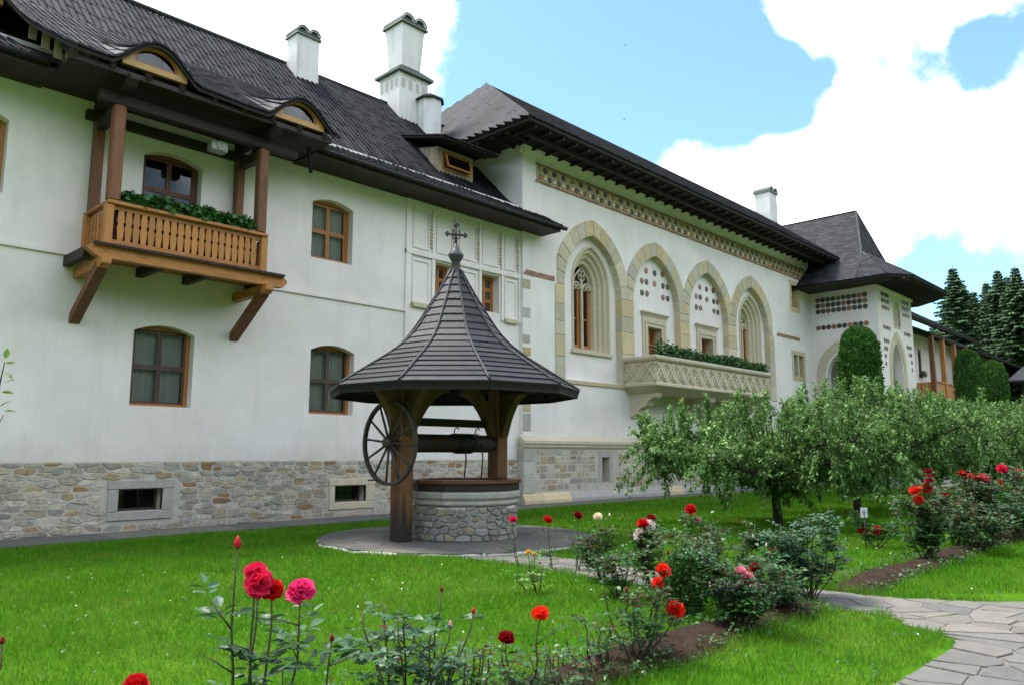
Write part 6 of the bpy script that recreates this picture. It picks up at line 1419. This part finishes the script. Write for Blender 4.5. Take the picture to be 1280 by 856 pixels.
for (px_, d_, h_, sp_, nl_, lab_) in ((770, 8.9, .55, .35, 420, 'low leafy rose growing beside the peach rose'), (905, 9.4, .8, .45, 700, 'flowerless dark rose bush behind the soft pink roses'), (965, 8.0, .6, .4, 500, 'low leafy rose tucked between pink rose and glossy crimson bush'), (745, 5.9, .42, .3, 110, 'low flowerless rose beside the open woody scarlet rose'), (700, 5.3, .35, .3, 90, 'weedy low rose growth between two small scarlet roses'), (590, 4.9, .5, .28, 120, 'small leafy rose shoot beside the blue-green bush')):
    rose(at_d(px_, d_), lab_, [], h_, 9, sp_, nl_, leaf_rose, int(px_), False, (), (.045, .07), .25)
# weeds and loose grass along the beds
nw = 5200; xw = nr.uniform(1.5, 24, nw); yw = np.where(nr.random(nw) < .5, YB0, YB1) + nr.normal(0, .07, nw); okw_ = ((xw < 8.2) | (xw > 9.7)) & (np.sin(xw * 4.1) + np.sin(xw * 9.7 + 1) > -.35); xw = xw[okw_]; yw = yw[okw_]; nw = len(xw); aw = nr.uniform(0, 2 * PI, nw)
V, F = leaf_faces(np.stack([xw, yw, nr.uniform(.03, .13, nw)], 1), np.stack([np.cos(aw), np.sin(aw), nr.uniform(.0, .8, nw)], 1), np.tile([0, 0, 1.], (nw, 1)) + nr.normal(0, .3, (nw, 3)), nr.uniform(.03, .075, nw), nr.uniform(.02, .04, nw))
tag(np_obj('bed_weeds', V, F, leaf_box), 'low green weeds fringing the soil of the rose bed', 'weeds', kind='stuff')
# round box shrub
def box_shrub(loc, rad, hgt):
    n = 7000; r_np = np.random.default_rng(9); o = unit(r_np.normal(0, 1, (n, 3))); r = rad * r_np.uniform(.72, 1.03, n) * (1 + .07 * np.sin(o[:, 0] * 9) * np.sin(o[:, 2] * 8)); P = np.stack([loc[0] + o[:, 0] * r, loc[1] + o[:, 1] * r, hgt * .52 + o[:, 2] * r * hgt * .52 / rad], 1)
    k = P[:, 2] > .03; P = P[k]; o = o[k]; n = len(P); V, F = leaf_faces(P, o + r_np.normal(0, .6, (n, 3)) + np.array([0, 0, .4]), o + r_np.normal(0, .5, (n, 3)), r_np.uniform(.022, .04, n), r_np.uniform(.014, .024, n), .1, .05)
    root = thing('box_shrub', (loc[0], loc[1], 0), 'small rounded green box shrub between the rose bushes', 'shrub'); np_obj('foliage', V, F, leaf_box, root, None, 'stuff')
    m = MB()
    for i in range(7): a = 2 * PI * i / 7; m.tube([(loc[0], loc[1], -.02), (loc[0] + math.cos(a) * rad * .3, loc[1] + math.sin(a) * rad * .3, hgt * .4), (loc[0] + math.cos(a) * rad * .7, loc[1] + math.sin(a) * rad * .7, hgt * .72)], [.014, .01, .004], 5)
    m.build('stems', bark_m, root)
box_shrub(at_d(851, 7.9), .21, .62)
# white name tag on a stick
p = PD(1080, 640, 13.0); gz = p.z
tg = thing('plant_tag', (p.x, p.y, 0), 'small white plant tag on a thin dark stick in the far rose bed', 'plant tag')
MB().tube([(p.x, p.y, -.02), (p.x, p.y, gz + .02)], .010, 6).build('stick', iron_m, tg)
sx_ = Rv * .055; fwd = Vector((Fv.x, Fv.y, 0)).normalized() * .006
MB().hexa([p - sx_ - fwd - Vector((0, 0, .08)), p + sx_ - fwd - Vector((0, 0, .08)), p + sx_ + fwd - Vector((0, 0, .08)), p - sx_ + fwd - Vector((0, 0, .08)), p - sx_ - fwd + Vector((0, 0, .08)), p + sx_ - fwd + Vector((0, 0, .08)), p + sx_ + fwd + Vector((0, 0, .08)), p - sx_ + fwd + Vector((0, 0, .08))]).build('card', white_m, tg)
for k in range(3): MB().beam(p - sx_ * .7 - fwd * 1.3 + Vector((0, 0, .02 - k * .022)), p + sx_ * (.7 if k < 2 else .2) - fwd * 1.3 + Vector((0, 0, .02 - k * .022)), .002, .008).build('printed_line', mat('violet_ink', [(.16, .12, .30), (.20, .16, .34)], 9, .7), tg)

# ------------------------------------------------------------------ geraniums in the balconies
def geranium(x, y, z, r, label, grp, seed, flower=None, n=420):
    r_np = np.random.default_rng(seed); root = thing('geranium_plant', (x, y, z), label, 'plant', grp)
    o = unit(r_np.normal(0, 1, (n, 3)) * np.array([1.3, .8, .9])); rr_ = r * r_np.uniform(.35, 1.08, n); P = np.array([x, y, z + r * .42]) + o * rr_[:, None] * np.array([1.25, .8, .85]); k = P[:, 2] > z - r * .35; P = P[k]; o = o[k]; m_ = len(P)
    D = o * .7 + r_np.normal(0, .5, (m_, 3)); Nn = o * .6 + np.array([0, -.35, .6]) + r_np.normal(0, .35, (m_, 3)); D = unit(D); S = unit(np.cross(D, Nn)); N2 = np.cross(S, D); rad = r_np.uniform(.035, .062, m_)
    V = []; F = []
    for i in range(m_):
        b = len(V); V.append(P[i])
        for q in range(8): a = 2 * PI * q / 8; V.append(P[i] + (D[i] * math.cos(a) + S[i] * math.sin(a)) * rad[i] * (1.0 if q % 2 else .86) + N2[i] * rad[i] * .22)
        F += [(b, b + 1 + q, b + 1 + (q + 1) % 8) for q in range(8)]
    np_obj('leaves', V, F, leaf_ger, root, None, 'stuff')
    st_ = MB()
    for k in range(6): a = 2 * PI * k / 6; st_.tube([(x, y, z - .05), (x + math.cos(a) * r * .5, y + math.sin(a) * r * .35, z + r * .6)], [.010, .006], 5)
    st_.build('stems', leaf_ger, root)
    if flower: reg(bpy.data.objects.new('flower_head', bloom_mesh(flower, 1, 1.1)), root, Matrix.Translation((x + r * .2, y - r * .4, z + r * 1.25)) @ Matrix.Scale(.045, 4))
for k, px in enumerate((166, 186, 206, 224, 241, 258, 274, 291, 305)):
    q = PY(px, 250, BYF + .05); lab = ('leafy green geranium at the post end of the wooden balcony rail', 'bushy green geranium on the wooden balcony rail below the window', 'small green geranium on the outer half of the wooden balcony rail')[0 if k == 0 else 1 if k < 5 else 2]
    geranium(q.x, BYF + .06, 6.55, .20 + .05 * ((k * 7) % 3) / 2, lab, 'geraniums on the wooden balcony', 50 + k, P_SOFT if k == 6 else None)
for k in range(17):
    x = OX0 + .9 + k * (OX1 - OX0 - 1.2) / 16; geranium(x, OY + .25, 5.20, (.30 + .10 * math.sin(k * 2.7) ** 2) if k else .5, ('trailing green plant on the stone balcony before the first door', 'trailing green plant on the stone balcony between the two doors', 'trailing green plant on the stone balcony before the second door', 'trailing green plant at the plain far end of the stone balcony')[min(3, k // 4)] if k else 'taller green plant at the door end of the stone balcony', 'plants on the stone balcony', 80 + k, None, 300)
geranium(59.3, YW - .2, 7.0, .3, 'green potted plant hanging at the red-framed gallery window', None, 120, None, 160)

# ------------------------------------------------------------------ sapling shoot entering at the edge, two swallows
rg = random.Random(77)
sx0 = at_d(-8, 5.2); sap = thing('apple_sapling', (sx0[0], sx0[1], 0), 'thin young sapling with pale lime leaves beside the lawn edge', 'sapling')
tipp = PD(6, 452, 5.2); path = [Vector((sx0[0], sx0[1], -.02)), PD(-16, 700, 5.2), PD(-12, 560, 5.2), PD(-6, 505, 5.2), tipp]
MB().tube(path, [.018, .014, .010, .007, .003], 6).build('trunk', bark_m, sap)
MB().tube([path[2], PD(-2, 530, 5.2), PD(5, 518, 5.2)], [.006, .004, .002], 5).build('twig', bark_m, sap)
for (px, py, dx, dy) in ((8, 455, 1, -.2), (4, 466, 1, .5), (5, 478, 1, -.3), (2, 490, 1, .1), (5, 514, 1, 0), (0, 508, .8, -.5), (-6, 470, -1, .2), (-8, 500, -1, .3), (-6, 540, -1, 0), (6, 448, .4, -1), (-10, 580, -1, .4), (-14, 620, -1, -.2), (-12, 600, 1, -.2)):
    a_ = PD(px, py, 5.2 + rg.uniform(-.03, .03)); d_ = (Rv * dx - Uv * dy + Fv * rg.uniform(-.5, .3)).normalized(); x_ = d_.cross(Vector((rg.gauss(0, .3), rg.gauss(0, .3), 1))).normalized(); zz = x_.cross(d_)
    reg(bpy.data.objects.new('leaf', leaf_me(leaf_twig)), sap, Matrix(((-x_.x, d_.x, zz.x, a_.x), (-x_.y, d_.y, zz.y, a_.y), (-x_.z, d_.z, zz.z, a_.z), (0, 0, 0, 1))) @ Matrix.Scale(.075, 4))
for (px, py, dd, lab) in ((781, 57, 45, 'swallow flying high in the blue gap of the sky'), (780, 150, 42, 'swallow flying low beside the white cloud edge')):
    p = PD(px, py, dd); m = MB(); m.lathe((0, 0, 0), [(.003, -.09), (.02, -.06), (.026, 0), (.018, .05), (.004, .075)], 8)
    me_b = m.mesh('body', iron_m); bo = thing('bird', p, lab, 'bird', 'swallows in the sky'); B = Matrix.Translation(p) @ Matrix.Rotation(R_(60), 4, 'Z') @ Matrix.Rotation(R_(80), 4, 'Y')
    reg(bpy.data.objects.new('body', me_b), bo, B)
    for s in (-1, 1): MB().prism([(0, -.03), (s * .07, .0), (s * .17, -.07), (s * .06, -.035)], lambda a, b, d: tuple(p + Vector((b * .6 + abs(a) * .2, a, abs(a) * .55 + d))), -.002, .002).build('wing', iron_m, bo)
